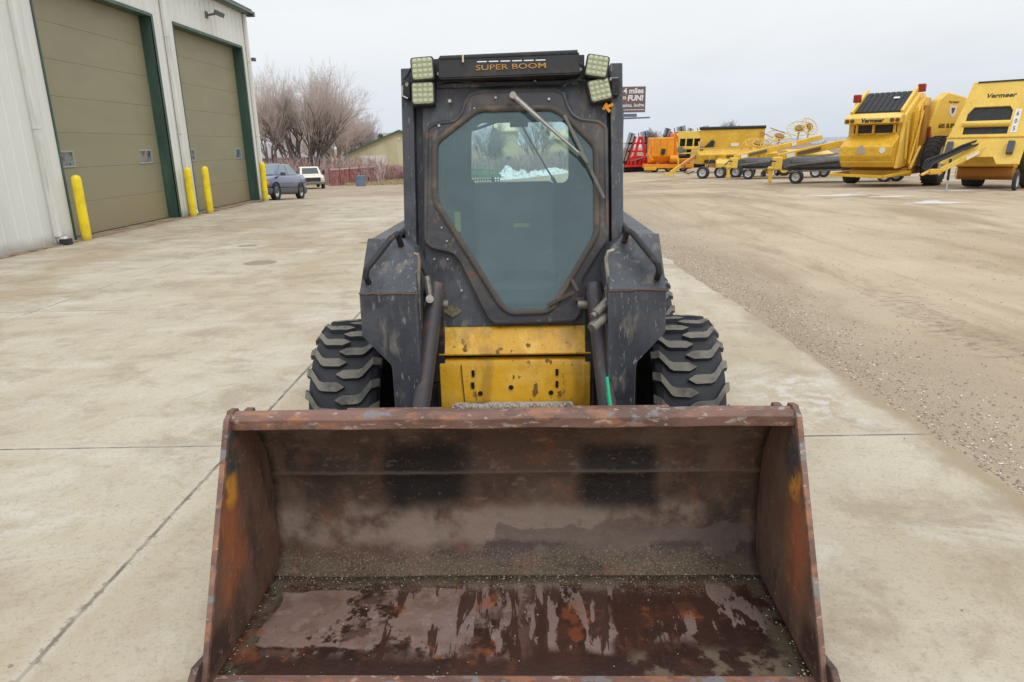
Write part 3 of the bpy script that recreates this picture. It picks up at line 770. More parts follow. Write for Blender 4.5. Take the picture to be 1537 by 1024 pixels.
m.add(vs, fs); m.build('bucket_rim', rust_rim, bucket, smooth=40, bevel=.002)
m = MB(); m.prism([(-1.60, .004), (-1.60, .012), (-1.50, .028), (-1.43, .028), (-1.43, .004)], -.93, .93); m.build('cutting_edge', rust_rim, bucket, bevel=.002)
# attach plates behind the rim
m = MB()
for (a, b) in ((510, 660), (862, 1012)):
    p, q = LP(a, 613, -.90), LP(b, 609, -.90)
    pts = [(p.x, .62)]; 
    m.bb(p.x, q.x, -.92, -.80, .644, .658)
    for i in range(5):
        t = (i + .5) / 5; x = p.x + (q.x - p.x) * t
        m.bb(x - .012, x + .012, -.915, -.84, .657, .662)
m.build('attach_plate', rust_rim, bucket, bevel=.002)
m = MB()
for s in (-1, 1): m.bb(s * .36, s * .50, -.82, -.62, .12, .52)
m.bb(-.5, .5, -.80, -.72, .2, .3); m.build('attach_frame', blackdark, bucket, bevel=.005)
m = MB(); m.cyl(LP(911, 566, -.60), LP(919, 640, -.64), .006); m.cyl(LP(913, 590, -.605), LP(916, 612, -.62), .008); m.build('green_rod', greenp, SS)
# debris in the bucket corner
g = MB(); rr = random.Random(3)
def crumb(mb, c, r, rnd):
    vs = [Vector((rnd.uniform(.6, 1.2) * x, rnd.uniform(.6, 1.2) * y, rnd.uniform(.5, 1) * z)) * r for x, y, z in ((1, 0, 0), (-1, 0, 0), (0, 1, 0), (0, -1, 0), (0, 0, 1), (0, 0, -1))]
    a = Matrix.Rotation(rnd.uniform(0, 6.3), 3, 'Z')
    mb.cur = rnd.choice((0, 0, 0, 1, 2))
    mb.add([a @ v + Vector(c) for v in vs], [(0, 2, 4), (2, 1, 4), (1, 3, 4), (3, 0, 4), (2, 0, 5), (1, 2, 5), (3, 1, 5), (0, 3, 5)])
for i in range(1500):
    x = rr.uniform(-.89, .89)
    if rr.random() < .78:
        y = -.93 + abs(rr.gauss(0, .035)) * (-1 if rr.random() < .6 else .7); z = .036
        if y > -.90: y = -.90 + rr.random() * .012; z = .045 + (y + .9) * 1.2
    elif rr.random() < .5: y = rr.uniform(-1.45, -.95); z = .031
    else:
        x = rr.choice((-1, 1)) * (.9 - abs(rr.gauss(0, .02))); y = rr.uniform(-1.5, -.95); z = .033
    crumb(g, (x, y, z), rr.uniform(.0015, .0042) * (1.5 if rr.random() < .05 else 1), rr)
gm = [M('grit_brown', (.11, .095, .06), rough=.95), M('grit_tan', (.28, .23, .15), rough=.95), M('grit_pale', (.42, .38, .30), rough=.9)]
o = g.build('bucket_grit', gm, None, smooth=0); o.matrix_world = SSM
tag(o, 'loose sandy grit and crumbs lying along the rear corner of the rusty bucket', 'grit', kind='stuff')
# ================================================================== GROUND
def gs(r, g, b, k=.77):
    c = srgb(r, g, b); return tuple(x * k for x in c)
def gs2(r, g, b): return gs(r, g, b, .86)
def gravel_mat():
    m = bpy.data.materials.new('gravel_yard'); N = Nodes(m); co = N.coords('Object')
    sp = N.new('ShaderNodeSeparateXYZ'); N.l.new(co, sp.inputs[0]); X, Y = sp.outputs[0], sp.outputs[1]
    base = N.mix(N.mapr(N.noise(co, .35, 6, .6), .3, .7), gs2(186, 168, 142), gs2(202, 186, 162))
    base = N.mix(N.math('MULTIPLY', N.mapr(N.noise(co, .6, 8, .7, .4, (1, .35, 1), 3), .46, .62), .55), base, gs2(150, 128, 102))
    base = N.mix(N.math('MULTIPLY', N.mapr(N.noise(co, 1.4, 8, .7, .2, (1, .3, 1), 8), .5, .75), .4), base, gs2(216, 202, 178))
    # long drag streaks running with the yard
    base = N.mix(N.math('MULTIPLY', N.mapr(N.noise(co, .9, 7, .68, .3, (1.6, .16, 1), 5), .50, .64), .3), base, gs2(136, 116, 92))
    # coarse dark gravel beside the slab edge
    edge = N.mapr(N.math('ADD', X, N.math('MULTIPLY', N.noise(co, .8, 5), 1.6)), 3.2, 5.0, 1, 0)
    g = N.noise(co, 34, 5, .75, 0, None, 2); g2 = N.noise(co, 90, 3, .7, 0, None, 4)
    base = N.mix(N.math('MULTIPLY', edge, .55), base, gs2(160, 146, 128))
    stone = N.math('MULTIPLY', N.mapr(g, .56, .66), N.mixf(edge, .12, .6)); base = N.mix(stone, base, gs2(120, 106, 92))
    stone2 = N.math('MULTIPLY', N.mapr(g2, .58, .66), N.mixf(edge, .16, .6)); base = N.mix(stone2, base, gs2(222, 214, 200))
    # churned tyre track
    dx = N.math('ABSOLUTE', N.math('SUBTRACT', X, N.math('ADD', 3.35, N.math('MULTIPLY', N.noise(co, .3, 3), .9))))
    trk = N.math('MULTIPLY', N.mapr(dx, .42, .12), N.mapr(Y, 8.5, 6))
    base = N.mix(N.math('MULTIPLY', trk, N.mapr(N.noise(co, 7, 6, .7, 0, (1, 1.6, 1)), .46, .66)), base, gs2(140, 124, 108))
    # pale wet / salty patches in front of the balers
    pale = N.math('MULTIPLY', N.mapr(N.noise(co, .8, 6, .6, 0, (.5, 1.2, 1), 12), .58, .62), N.math('MULTIPLY', N.mapr(X, 7, 9), N.math('MULTIPLY', N.mapr(Y, 16, 17.5), N.mapr(Y, 23, 21))))
    base = N.mix(N.math('MULTIPLY', pale, .85), base, gs2(222, 224, 224))
    wet = N.math('MULTIPLY', N.mapr(N.noise(co, .25, 5, .6, 0, (.5, 1.2, 1), 17), .45, .6), N.math('MULTIPLY', N.mapr(Y, 18, 22), N.mapr(Y, 60, 30)))
    base = N.mix(N.math('MULTIPLY', wet, .4), base, gs2(142, 124, 104))
    # dry grass and bare field beyond the yard
    far = N.mapr(N.math('ADD', Y, N.math('MULTIPLY', N.noise(co, .1, 4), 20)), 84, 92)
    fld = N.mix(N.mapr(N.noise(co, .03, 6, .6, 0, (.3, 2, 1)), .35, .65), gs2(176, 154, 124), gs2(142, 124, 112))
    base = N.mix(far, base, fld)
    N.set(N.b.inputs['Base Color'], base); N.b.inputs['Roughness'].default_value = .95; N.b.inputs['Specular IOR Level'].default_value = .2
    h = N.math('ADD', N.math('MULTIPLY', g, .012), N.math('ADD', N.math('MULTIPLY', g2, .004), N.math('MULTIPLY', N.noise(co, 6, 6, .7), .03)))
    h = N.math('ADD', h, N.math('MULTIPLY', N.math('MULTIPLY', trk, N.noise(co, 9, 4, .7, 0, (1, 1.8, 1), 3)), .03))
    bn = N.new('ShaderNodeBump'); bn.inputs['Strength'].default_value = .8; N.l.new(h, bn.inputs['Height']); N.l.new(bn.outputs[0], N.b.inputs['Normal'])
    return m
GM = gravel_mat()
xs = [-3000, -1500, -700, -350, -200, -120, -80, -60, -45] + list(range(-36, 49, 3)) + [60, 80, 120, 200, 350, 700, 1500, 3000]
ys = [-300, -80, -20, -5, 5, 12, 18, 20] + [21 + .5 * i for i in range(30)] + [36 + 2.5 * i for i in range(30)] + [120, 140, 170, 210, 270, 360, 500, 800, 1300, 2200, 4200]
vs = [(x, y, gz(x, y)) for y in ys for x in xs]; k = len(xs)
fs = [(j * k + i, j * k + i + 1, (j + 1) * k + i + 1, (j + 1) * k + i) for j in range(len(ys) - 1) for i in range(k - 1)]
o = MB().add(vs, fs).build('ground', GM, None, smooth=60); tag(o, kind='structure')

def concrete_mat():
    m = bpy.data.materials.new('concrete'); N = Nodes(m); co = N.coords('Object')
    sp = N.new('ShaderNodeSeparateXYZ'); N.l.new(co, sp.inputs[0]); X, Y = sp.outputs[0], sp.outputs[1]
    c = N.mix(N.mapr(N.noise(co, .7, 8, .65), .3, .7), gs(203, 191, 168), gs(222, 213, 192))
    c = N.mix(N.math('MULTIPLY', N.mapr(N.noise(co, .33, 7, .65, .6, (1.6, .7, 1), 4), .42, .62), .6), c, gs(186, 164, 132))
    c = N.mix(N.math('MULTIPLY', N.mapr(N.noise(co, 2.2, 8, .72, .3, None, 9), .48, .64), .5), c, gs(168, 152, 128))
    c = N.mix(N.math('MULTIPLY', N.mapr(N.noise(co, .9, 9, .72, .9, (.8, 1.3, 1), 13), .50, .66), .5), c, gs(232, 229, 218))
    c = N.mix(N.math('MULTIPLY', N.mapr(N.noise(co, 38, 5, .7, 0, None, 2), .52, .66), .28), c, gs(150, 140, 124))
    c = N.mix(N.math('MULTIPLY', N.mapr(N.noise(co, 110, 3, .7, 0, None, 5), .56, .68), .4), c, gs(126, 116, 102))
    # tread marks by the doors, running across
    far = N.mapr(X, -2.2, -6.5)
    c = N.mix(N.math('MULTIPLY', N.math('MULTIPLY', far, N.mapr(N.noise(co, 1.1, 8, .7, 1.2, (.5, 2.0, 1), 6), .50, .66)), .45), c, gs(166, 146, 122))
    c = N.mix(N.math('MULTIPLY', N.mapr(N.math('ADD', X, N.math('MULTIPLY', N.noise(co, 1.2, 5), .9)), -7.3, -7.9), .45), c, gs(142, 116, 88))
    c = N.mix(N.math('MULTIPLY', N.math('MULTIPLY', N.mapr(N.noise(co, 1.3, 7, .7, .4, None, 22), .5, .68), N.mapr(Y, 9, 13)), .45), c, gs(158, 136, 108))
    # joints: one long joint, cross joints every slab, each with a dirty band
    wob = N.math('MULTIPLY', N.math('SUBTRACT', N.noise(co, 5, 6, .8), .5), .018)
    def joint(coord, at, w):
        return N.math('ABSOLUTE', N.math('SUBTRACT', N.math('ADD', coord, wob), at))
    dl = joint(X, -1.578, 0)
    dl2 = joint(X, -5.05, 0)
    sl = N.math('FRACT', N.math('DIVIDE', N.math('ADD', N.math('ADD', Y, wob), -.06 + 34.9), 3.49))
    dc = N.math('MULTIPLY', N.math('SUBTRACT', .5, N.math('ABSOLUTE', N.math('SUBTRACT', sl, .5))), 3.49)
    d = N.math('MINIMUM', N.math('MINIMUM', dl, dl2), dc)
    c = N.mix(N.math('MULTIPLY', N.mapr(N.math('ADD', d, N.math('MULTIPLY', N.noise(co, 9, 6, .7), .06)), .10, .02), .35), c, gs(228, 224, 212))
    c = N.mix(N.math('MULTIPLY', N.mapr(d, .013, .005), N.mixf(N.mapr(N.noise(co, 4, 6, .7, 0, None, 3), .35, .6), .35, .9)), c, gs(112, 100, 88))
    # small chips beside the long joint
    chip = N.math('MULTIPLY', N.mapr(dl, .035, .012), N.mapr(N.noise(co, 28, 5, .7), .55, .6)); c = N.mix(N.math('MULTIPLY', chip, .6), c, gs(136, 122, 106))
    # dusty right-hand edge and a white scuff
    ed = N.mapr(N.math('ADD', X, N.math('MULTIPLY', N.noise(co, 3, 6, .7), .35)), 2.22, 2.40); c = N.mix(N.math('MULTIPLY', ed, .8), c, gs(172, 152, 124))
    sc_ = N.math('MULTIPLY', N.box(co, (1.75, 4.15, None), (.30, .40, 0), .15, .5, 3), N.mapr(N.noise(co, 9, 6, .7, 0, None, 31), .45, .62)); c = N.mix(N.math('MULTIPLY', sc_, .7), c, gs(232, 228, 222))
    # round worn cover stains
    for (cx, cy, r) in ((-3.73, 10.0, .24), (-4.62, 11.9, .17), (-2.6, 12.0, .15)):
        q = N.math('SQRT', N.math('ADD', N.math('POWER', N.math('SUBTRACT', X, cx), 2), N.math('POWER', N.math('SUBTRACT', Y, cy), 2)))
        c = N.mix(N.math('MULTIPLY', N.mapr(q, r + .02, r - .03), .55), c, gs(120, 106, 90))
    N.set(N.b.inputs['Base Color'], c); N.b.inputs['Roughness'].default_value = .85; N.b.inputs['Specular IOR Level'].default_value = .3
    h = N.math('ADD', N.math('MULTIPLY', N.noise(co, 60, 4, .7), .0035), N.math('MULTIPLY', N.mapr(d, .012, .004), -.012))
    h = N.math('ADD', h, N.math('MULTIPLY', N.noise(co, 8, 6, .6), .006))
    bn = N.new('ShaderNodeBump'); bn.inputs['Strength'].default_value = .7; N.l.new(h, bn.inputs['Height']); N.l.new(bn.outputs[0], N.b.inputs['Normal'])
    return m
CM = concrete_mat()
rr = random.Random(5); edge = []
y = -6.0
while y < 31.0:
    edge.append((2.24 - (y - 2.9) * .028 + rr.uniform(-.022, .022) + .02 * math.sin(y * 2.1), y)); y += .16
top = MB(); cx = [-24, -18, -12, -9, -6, -3, 0, 1.2]; vs = []
for (ex, y) in edge:
    for x in cx + [ex]: vs.append((x, y, gz(x, y) + .012 + .012 * sm(21, 23, y)))
    vs.append((ex + .004, y, gz(ex, y) - .05))
k = len(cx) + 2
fs = [(j * k + i, j * k + i + 1, (j + 1) * k + i + 1, (j + 1) * k + i) for j in range(len(edge) - 1) for i in range(k - 1)]
o = top.add(vs, fs).build('concrete_apron', CM, None, smooth=40); tag(o, kind='structure')

# loose stones
def pebbles(name, label, cnt, fn, rmin, rmax, mats, seed):
    g = MB(); r_ = random.Random(seed)
    for i in range(cnt):
        x, y = fn(r_); r = rmin + (rmax - rmin) * r_.random() ** 3
        z = gz(x, y) + r * .3 + (.012 if x < 2.2 - (y - 2.9) * .028 else 0)
        crumb(g, (x, y, z), r, r_)
    o = g.build(name, mats, None, smooth=0); tag(o, label, 'gravel', kind='stuff'); return o
pm = [M('stone_grey', srgb(150, 140, 126), rough=.9), M('stone_tan', srgb(196, 180, 156), rough=.9), M('stone_pale', srgb(224, 216, 204), rough=.85)]
def f1(r):
    y = 2.3 + 13 * r.random() ** 1.6; return 2.26 - (y - 2.9) * .028 + abs(r.gauss(0, .42)), y
pebbles('loose_gravel', 'loose gravel scattered along the right edge of the concrete', 9000, f1, .003, .011, pm, 3)
def f2(r):
    y = 2.3 + 13 * r.random() ** 1.6; return 2.26 - (y - 2.9) * .028 + r.uniform(0, 6), y
pebbles('yard_stone', 'small stones spread over the brown gravel yard', 7000, f2, .003, .010, pm, 4)
def f3(r): return r.uniform(-5, 2.2), r.uniform(1.8, 12)
pebbles('concrete_grit', 'few small stones lying on the concrete slab', 160, f3, .003, .009, pm, 5)

# ================================================================== WAREHOUSE
WX = -8.3
sidingm = M('white_metal_siding', srgb(216, 218, 214), [dict(col=srgb(198, 198, 192), n=(1.2, .4, .7), st=(1, 1, .15), amt=.6), dict(col=srgb(120, 108, 90), box=((None, None, .0), (0, 0, .14), .12, .15, 4), amt=.5)], rough=.5, bump=((.8, .004),))
trimw = M('white_trim', srgb(216, 216, 212), [dict(col=srgb(150, 148, 138), n=(3, .5, .7), st=(1, 1, .2), amt=.5)], rough=.5)
greent = M('dark_green_trim', srgb(50, 76, 68), [dict(col=srgb(84, 104, 94), n=(2.5, .45, .65), st=(1, 1, .2), amt=.5)], rough=.45)
doorm = M('olive_door_panel', srgb(140, 134, 108), [dict(col=srgb(126, 126, 102), n=(.8, .4, .7), st=(1, 1, 2.5), amt=.6), dict(col=srgb(150, 130, 96), box=((None, None, .2), (0, 0, .5), .5, .2, 2), amt=.35)], rough=.55, bump=((45, .0012),))
WH = thing('warehouse', 'white metal-sided warehouse with two tall olive overhead doors and green trim', 'warehouse', (WX, 14, 0))
def wx(x): return x - WX
def wy(y): return y - 14
def siding(y0, y1, z0, z1, m):
    # ribbed sheet, ribs every .305 m
    pts = []; y = y0; st = .305; yy = math.ceil(y0 / st) * st
    pts.append((y0, 0))
    while yy < y1 - .03:
        if yy > y0 + .03: pts += [(yy - .022, 0), (yy - .012, .018), (yy + .012, .018), (yy + .022, 0)]
        yy += st
    pts.append((y1, 0))
    k = len(pts)
    vs = [(d, wy(y), z0) for y, d in pts] + [(d, wy(y), z1) for y, d in pts]
    m.add(vs, [(i, i + 1, i + 1 + k, i + k) for i in range(k - 1)])
EH = 5.62
m = MB()
siding(3.0, 13.10, 0.03, EH, m); siding(13.10, 17.28, 4.56, EH, m); siding(17.28, 18.36, .03, EH, m); siding(18.36, 22.74, 4.56, EH, m); siding(22.74, 23.30, .03, EH, m)
# gable ends and rear as plain sheet
m.prism([(wy(23.3), .03), (wy(23.3), EH), (wy(23.29), EH), (wy(23.29), .03)], -.0, -14)
m.bb(-14, -.02, wy(3.0), wy(3.01), .03, EH)
m.bb(-14.01, -14, wy(3.0), wy(23.3), .03, EH)
m.build('wall', sidingm, WH, smooth=20)
m = MB(); m.prism([(.25, EH + .0), (.25, EH + .05), (-7, EH + 1.9), (-14.3, EH + .05), (-14.3, EH), (-7, EH + 1.84)], wy(2.8), wy(23.55), 'y'); m.build('roof', M('grey_green_roof', srgb(100, 118, 108), rough=.5), WH)
for (a, b) in ((13.10, 17.28), (18.36, 22.74)):
    m = MB(); zz = 0.02; n = 7; hgt = 4.56 / n
    for i in range(n): m.bb(-.30, -.26, wy(a), wy(b), zz + i * hgt + (.0015 if i else 0), zz + (i + 1) * hgt - .0015)
    dr = m.build('overhead_door', doorm, WH, bevel=.0025)
    MB().bb(-.26, -.235, wy(a), wy(b), .012, .045).build('door_seal', rubber, dr)
    for c0 in (a + .25, b - .95 if a < 15 else b - .85):
        f = MB()
        y0_, y1_ = c0 + .0, c0 + .56
        f.bb(-.262, -.245, wy(y0_), wy(y1_), 1.335, 1.365); f.bb(-.262, -.245, wy(y0_), wy(y1_), 1.615, 1.645); f.bb(-.262, -.245, wy(y0_), wy(y0_ + .03), 1.365, 1.615); f.bb(-.262, -.245, wy(y1_ - .03), wy(y1_), 1.365, 1.615)
        w_ = f.build('window', M('window_frame', srgb(150, 156, 152), rough=.5), dr)
        MB().bb(-.262, -.252, wy(y0_ + .03), wy(y1_ - .03), 1.365, 1.615).build('pane', M('pane_glass', srgb(120, 132, 140), [dict(col=srgb(52, 60, 66), n=(6, .45, .6), amt=.8)], rough=.1, spec=.8), w_)
    m = MB()   # green jamb, head and edge trim
    m.bb(-.30, .022, wy(b), wy(b + .012), .012, 4.56 + .02); m.bb(-.002, .024, wy(b), wy(b + .10), .012, 4.62)
    m.bb(-.30, .022, wy(a - .012), wy(a), .012, 4.56 + .02); m.bb(-.002, .024, wy(a - .04), wy(a), .012, 4.62)
    m.bb(-.30, .024, wy(a), wy(b), 4.56, 4.572); m.bb(.0, .024, wy(a), wy(b), 4.572, 4.63)
    m.build('door_trim', greent, WH)
m = MB()
for yy in (12.52, 17.86, 23.18):
    m.bb(.022, .10, wy(yy - .055), wy(yy + .055), .16, EH - .05)
    m.box((.14, wy(yy), .10), (.13, .10, .09), ry=R(-20))
    for zz in (2.0, 4.2): m.bb(.02, .105, wy(yy - .07), wy(yy + .07), zz, zz + .03)
m.build('downspout', trimw, WH, bevel=.008)
m = MB(); m.bb(.10, .26, wy(12.45), wy(12.60), .012, .12); m.build('drain_boot', rubber, WH, bevel=.01)
m = MB(); m.bb(-.0, .02, wy(12.62), wy(12.68), .03, EH); m.bb(0, .022, wy(23.22), wy(23.32), .03, EH); m.build('corner_trim', trimw, WH)
m = MB(); m.prism([(.03, EH - .04), (.03, EH + .14), (.19, EH + .14), (.19, EH + .03), (.13, EH - .04)], wy(2.8), wy(23.55), 'y'); m.build('gutter', greent, WH, bevel=.008)
m = MB(); m.box((-.0 + .14, wy(23.5), EH + .0), (.25, .14, .14)); m.box((.14, wy(23.35), 4.3), (.12, .12, .10)); m.build('gutter_outlet', M('grey_outlet', srgb(86, 92, 98)), WH, bevel=.01)
m = MB(); m.bb(.0, .04, wy(20.40), wy(20.52), 5.02, 5.20); m.cyl((.03, wy(20.46), 5.1), (.30, wy(20.46), 5.14), .03); m.box((.36, wy(20.46), 5.13), (.22, .20, .12), ry=R(25)); m.build('wall_light', M('lamp_housing', srgb(92, 92, 92), rough=.5), WH, bevel=.01)
m = MB(); m.bb(-.3, .16, wy(3), wy(23.3), .0, .03); m.build('foundation', M('stained_sill', srgb(150, 132, 108), [dict(col=srgb(112, 92, 72), n=(4, .45, .65))], rough=.9), WH)

bolm = M('bollard_yellow', srgb(238, 212, 28), [dict(col=srgb(212, 182, 24), n=(3, .45, .62), amt=.6), dict(col=srgb(120, 104, 60), n=(12, .60, .66), amt=.2, st=(1, 1, .4)), dict(col=srgb(130, 112, 80), box=((None, None, .0), (0, 0, .09), .08, .1, 8), amt=.6)], rough=.42)
for i, (x, y, lab) in enumerate(((-8.1, 13.12, 'yellow bollard nearest the camera, by the left edge of the first big door'), (-8.1, 17.62, 'yellow bollard in front of the white wall between the two big doors, beside the downspout'), (-8.05, 18.5, 'yellow bollard at the left edge of the farther big door'), (-8.05, 22.72, 'yellow bollard at the far corner of the warehouse, in front of the parked blue sedan'))):
    prof_ = [(0, .085), (1.10, .085), (1.15, .078), (1.185, .052), (1.20, 0)]
    o = MB().lathe(prof_, (0, 0, 0), 'z', 24).build('bollard', bolm, None, loc=(x, y, .012)); tag(o, lab, 'bollard', 'yellow bollards along the warehouse')
# ================================================================== PARKED VEHICLES
wheelrub = M('tyre_rubber', srgb(52, 52, 54), [dict(col=srgb(96, 90, 82), n=(6, .5, .7), amt=.4)], rough=.85)
hubm = M('alloy_hub', srgb(190, 192, 194), rough=.35, metal=.4)
def wheel(par, c, r, w, hub=hubm, rz=0, hubr=.6, ax='x', tr=None):
    m = MB(); c = Vector(c)
    h = w / 2
    m.lathe([(-h * .8, r * hubr), (-h, r * .78), (-h * .92, r * .93), (-h * .6, r), (h * .6, r), (h * .92, r * .93), (h, r * .78), (h * .8, r * hubr)], (0, 0, 0), ax, 28)
    if tr:
        for k in range(tr):
            t = 2 * math.pi * k / tr
            for s in (-1, 1):
                p = Vector((0, math.cos(t) * r, math.sin(t) * r)); q = Vector((s * h * .9, math.cos(t + .14) * r * .985, math.sin(t + .14) * r * .985))
                m.bar(p, q, r * .05, r * .05)
    o = m.build('wheel', wheelrub, par, loc=c, rz=rz)
    m = MB(); m.lathe([(-h * .78, r * hubr), (-h * .55, r * hubr * .9), (-h * .35, r * .3), (-h * .6, r * .18), (-h * .6, 0)], (0, 0, 0), ax, 20)
    m.lathe([(h * .78, r * hubr), (h * .55, r * hubr * .9), (h * .35, r * .3), (h * .6, r * .18), (h * .6, 0)], (0, 0, 0), ax, 20)
    m.build('rim', hub, o)
    return o
def loft(m, st, n=5):
    """stations (y, halfwidth, z0, z1, tumble): closed rounded-box rings"""
    rings = []
    for (y, w, z0, z1, tb) in st:
        zm = z0 + (z1 - z0) * .55
        rings.append([(-w * .90, y, z0), (-w, y, z0 + .08), (-w, y, zm), (-w * tb, y, z1 - .04), (-w * tb * .93, y, z1), (w * tb * .93, y, z1), (w * tb, y, z1 - .04), (w, y, zm), (w, y, z0 + .08), (w * .90, y, z0)])
    k = 10; vs = [v for r in rings for v in r]
    fs = [(i * k + j, i * k + (j + 1) % k, (i + 1) * k + (j + 1) % k, (i + 1) * k + j) for i in range(len(st) - 1) for j in range(k)]
    fs += [tuple(range(k)), tuple((len(st) - 1) * k + j for j in range(k - 1, -1, -1))]
    m.add(vs, fs)
def quadp(m, a, b, c, d, t=.006):
    a, b, c, d = map(Vector, (a, b, c, d)); n = (b - a).cross(d - a).normalized() * t
    m.add([a, b, c, d, a + n, b + n, c + n, d + n], [(0, 3, 2, 1), (4, 5, 6, 7), (0, 1, 5, 4), (1, 2, 6, 5), (2, 3, 7, 6), (3, 0, 4, 7)])
autoglass = M('car_glass', srgb(96, 118, 128), rough=.06, spec=.9)
CAR = thing('sedan', 'dark blue sedan with grey lower sides parked just past the far corner of the warehouse', 'car', (-9.95, 28.4, gz(-9.95, 28.4) + .02), R(-2))
CAR.rotation_euler.x = R(-3.3)
cb = M('dark_blue_car_paint', srgb(44, 62, 104), [dict(col=srgb(62, 82, 122), n=(2, .5, .7), amt=.5)], rough=.22, coat=.8)
cg = M('grey_lower_cladding', srgb(84, 86, 92), rough=.5)
m = MB(); loft(m, [(-2.38, .62, .45, .62, .9), (-2.30, .78, .40, .72, .95), (-1.9, .87, .42, .80, .95), (-1.1, .90, .42, .93, .93), (0, .90, .42, .94, .93), (1.4, .90, .42, .98, .92), (2.1, .86, .44, 1.0, .92), (2.36, .78, .48, .94, .93), (2.42, .7, .5, .75, .95)])
body = m.build('body', cb, CAR, smooth=50, bevel=.02)
m = MB(); loft(m, [(-2.34, .72, .20, .46, 1), (-2.1, .85, .18, .46, 1), (-1.9, .89, .2, .46, 1.01), (1.9, .90, .2, .50, 1.01), (2.2, .86, .2, .50, 1), (2.40, .74, .24, .52, 1)]); m.build('lower_cladding', cg, CAR, smooth=50)
m = MB(); b_ = [(-.80, -1.15), (.80, -1.15), (.80, 1.62), (-.80, 1.62)]; t_ = [(-.60, -.30), (.60, -.30), (.60, .95), (-.60, .95)]
m.add([(x, y, .92) for x, y in b_] + [(x, y, 1.39) for x, y in t_], [(3, 2, 1, 0), (4, 5, 6, 7), (0, 1, 5, 4), (1, 2, 6, 5), (2, 3, 7, 6), (3, 0, 4, 7)]); m.build('roof', cb, CAR, bevel=.05, seg=3)
def lp(a, b, t): return tuple(a[i] + (b[i] - a[i]) * t for i in range(3))
B = [(x, y, .92) for x, y in b_]; T = [(x, y, 1.39) for x, y in t_]
for nm, (i, j) in {'windshield': (0, 1), 'side_window': (1, 2), 'rear_window': (2, 3)}.items():
    if nm == 'side_window': continue
    m = MB(); a, b, c, d = B[i], B[j], T[j], T[i]
    quadp(m, lp(lp(a, d, .1), lp(b, c, .1), .06), lp(lp(a, d, .1), lp(b, c, .1), .94), lp(lp(a, d, .9), lp(b, c, .9), .94), lp(lp(a, d, .9), lp(b, c, .9), .06), .008); m.build(nm, autoglass, CAR)
for s, (i, j) in ((1, (1, 2)), (-1, (3, 0))):
    a, b, c, d = B[i], B[j], T[j], T[i]
    for (u0, u1) in (((.10, .46), (.50, .86)) if s == 1 else ((.14, .50), (.54, .90))):
        m = MB(); g_ = lambda u, v: lp(lp(a, d, v), lp(b, c, v), u); quadp(m, g_(u0, .12), g_(u1, .12), g_(u1, .88), g_(u0, .88), .008); m.build('side_window', autoglass, CAR)
for s in (-1, 1):
    m = MB(); m.box((s * .98, -.85, .98), (.20, .12, .13)); m.build('mirror', cg, CAR, bevel=.03)
    m = MB(); m.box((s * .62, -2.33, .60), (.34, .10, .14), rz=s * .15); m.build('headlight', M('lamp_clear', srgb(220, 222, 218), rough=.1), CAR, bevel=.02)
    m = MB(); m.box((s * .84, -2.12, .62), (.10, .20, .13), rz=s * .2); m.build('turn_signal', M('amber', srgb(230, 130, 40), rough=.3), CAR, bevel=.02)
    for yy in (-1.42, 1.32):
        MB().lathe([(-.03, .34), (.025, .36), (.03, .34)], (s * .895, yy, .33), 'x', 28).build('wheel_arch', rubber, body)
        wheel(CAR, (s * .82, yy, .315), .315, .2)
p = at_depth(465, 275, 60)
TR = thing('pickup_truck', 'cream white pickup truck parked beyond the blue sedan, in front of the bare trees', 'pickup truck', (p.x, 60, gz(p.x, 60)), R(22))
cw = M('cream_truck_paint', srgb(226, 222, 206), [dict(col=srgb(190, 182, 160), n=(2, .5, .7), amt=.5)], rough=.35)
m = MB(); loft(m, [(-2.65, .78, .5, 1.0, .97), (-2.55, .92, .45, 1.12, .96), (-1.3, .96, .45, 1.18, .95), (-1.2, .96, .45, 1.2, .95), (.6, .96, .45, 1.2, .96), (.62, .95, .5, 1.22, 1), (2.6, .95, .55, 1.22, 1)]); m.build('body', cw, TR, smooth=40, bevel=.02)
m = MB(); bb_ = [(-.86, -1.3), (.86, -1.3), (.86, .58), (-.86, .58)]; tt_ = [(-.72, -.65), (.72, -.65), (.72, .45), (-.72, .45)]
m.add([(x, y, 1.16) for x, y in bb_] + [(x, y, 1.78) for x, y in tt_], [(3, 2, 1, 0), (4, 5, 6, 7), (0, 1, 5, 4), (1, 2, 6, 5), (2, 3, 7, 6), (3, 0, 4, 7)]); m.build('truck_cab', cw, TR, bevel=.05)
B = [(x, y, 1.16) for x, y in bb_]; T = [(x, y, 1.78) for x, y in tt_]
for nm, (i, j) in (('windshield', (0, 1)), ('side_window', (1, 2)), ('rear_window', (2, 3)), ('side_window', (3, 0))):
    m = MB(); a, b, c, d = B[i], B[j], T[j], T[i]
    quadp(m, lp(lp(a, d, .12), lp(b, c, .12), .1), lp(lp(a, d, .12), lp(b, c, .12), .9), lp(lp(a, d, .85), lp(b, c, .85), .9), lp(lp(a, d, .85), lp(b, c, .85), .1), .01); m.build(nm, M('truck_glass', srgb(60, 68, 74), rough=.08, spec=.8), TR)
m = MB(); m.bb(-.60, .60, -2.72, -2.64, .68, .98); m.build('grille', rubber, TR); MB().bb(-.95, .95, -2.85, -2.68, .48, .64).build('bumper', greymetal, TR, bevel=.03)
for s in (-1, 1):
    MB().bb(s * .66, s * .88, -2.70, -2.64, .76, .94).build('headlight', M('lamp_clear', srgb(220, 222, 218), rough=.1), TR)
    MB().box((s * 1.08, -.95, 1.32), (.22, .08, .3)).build('mirror', rubber, TR, bevel=.02)
    for yy in (-1.7, 1.75): wheel(TR, (s * .86, yy, .38), .38, .24)

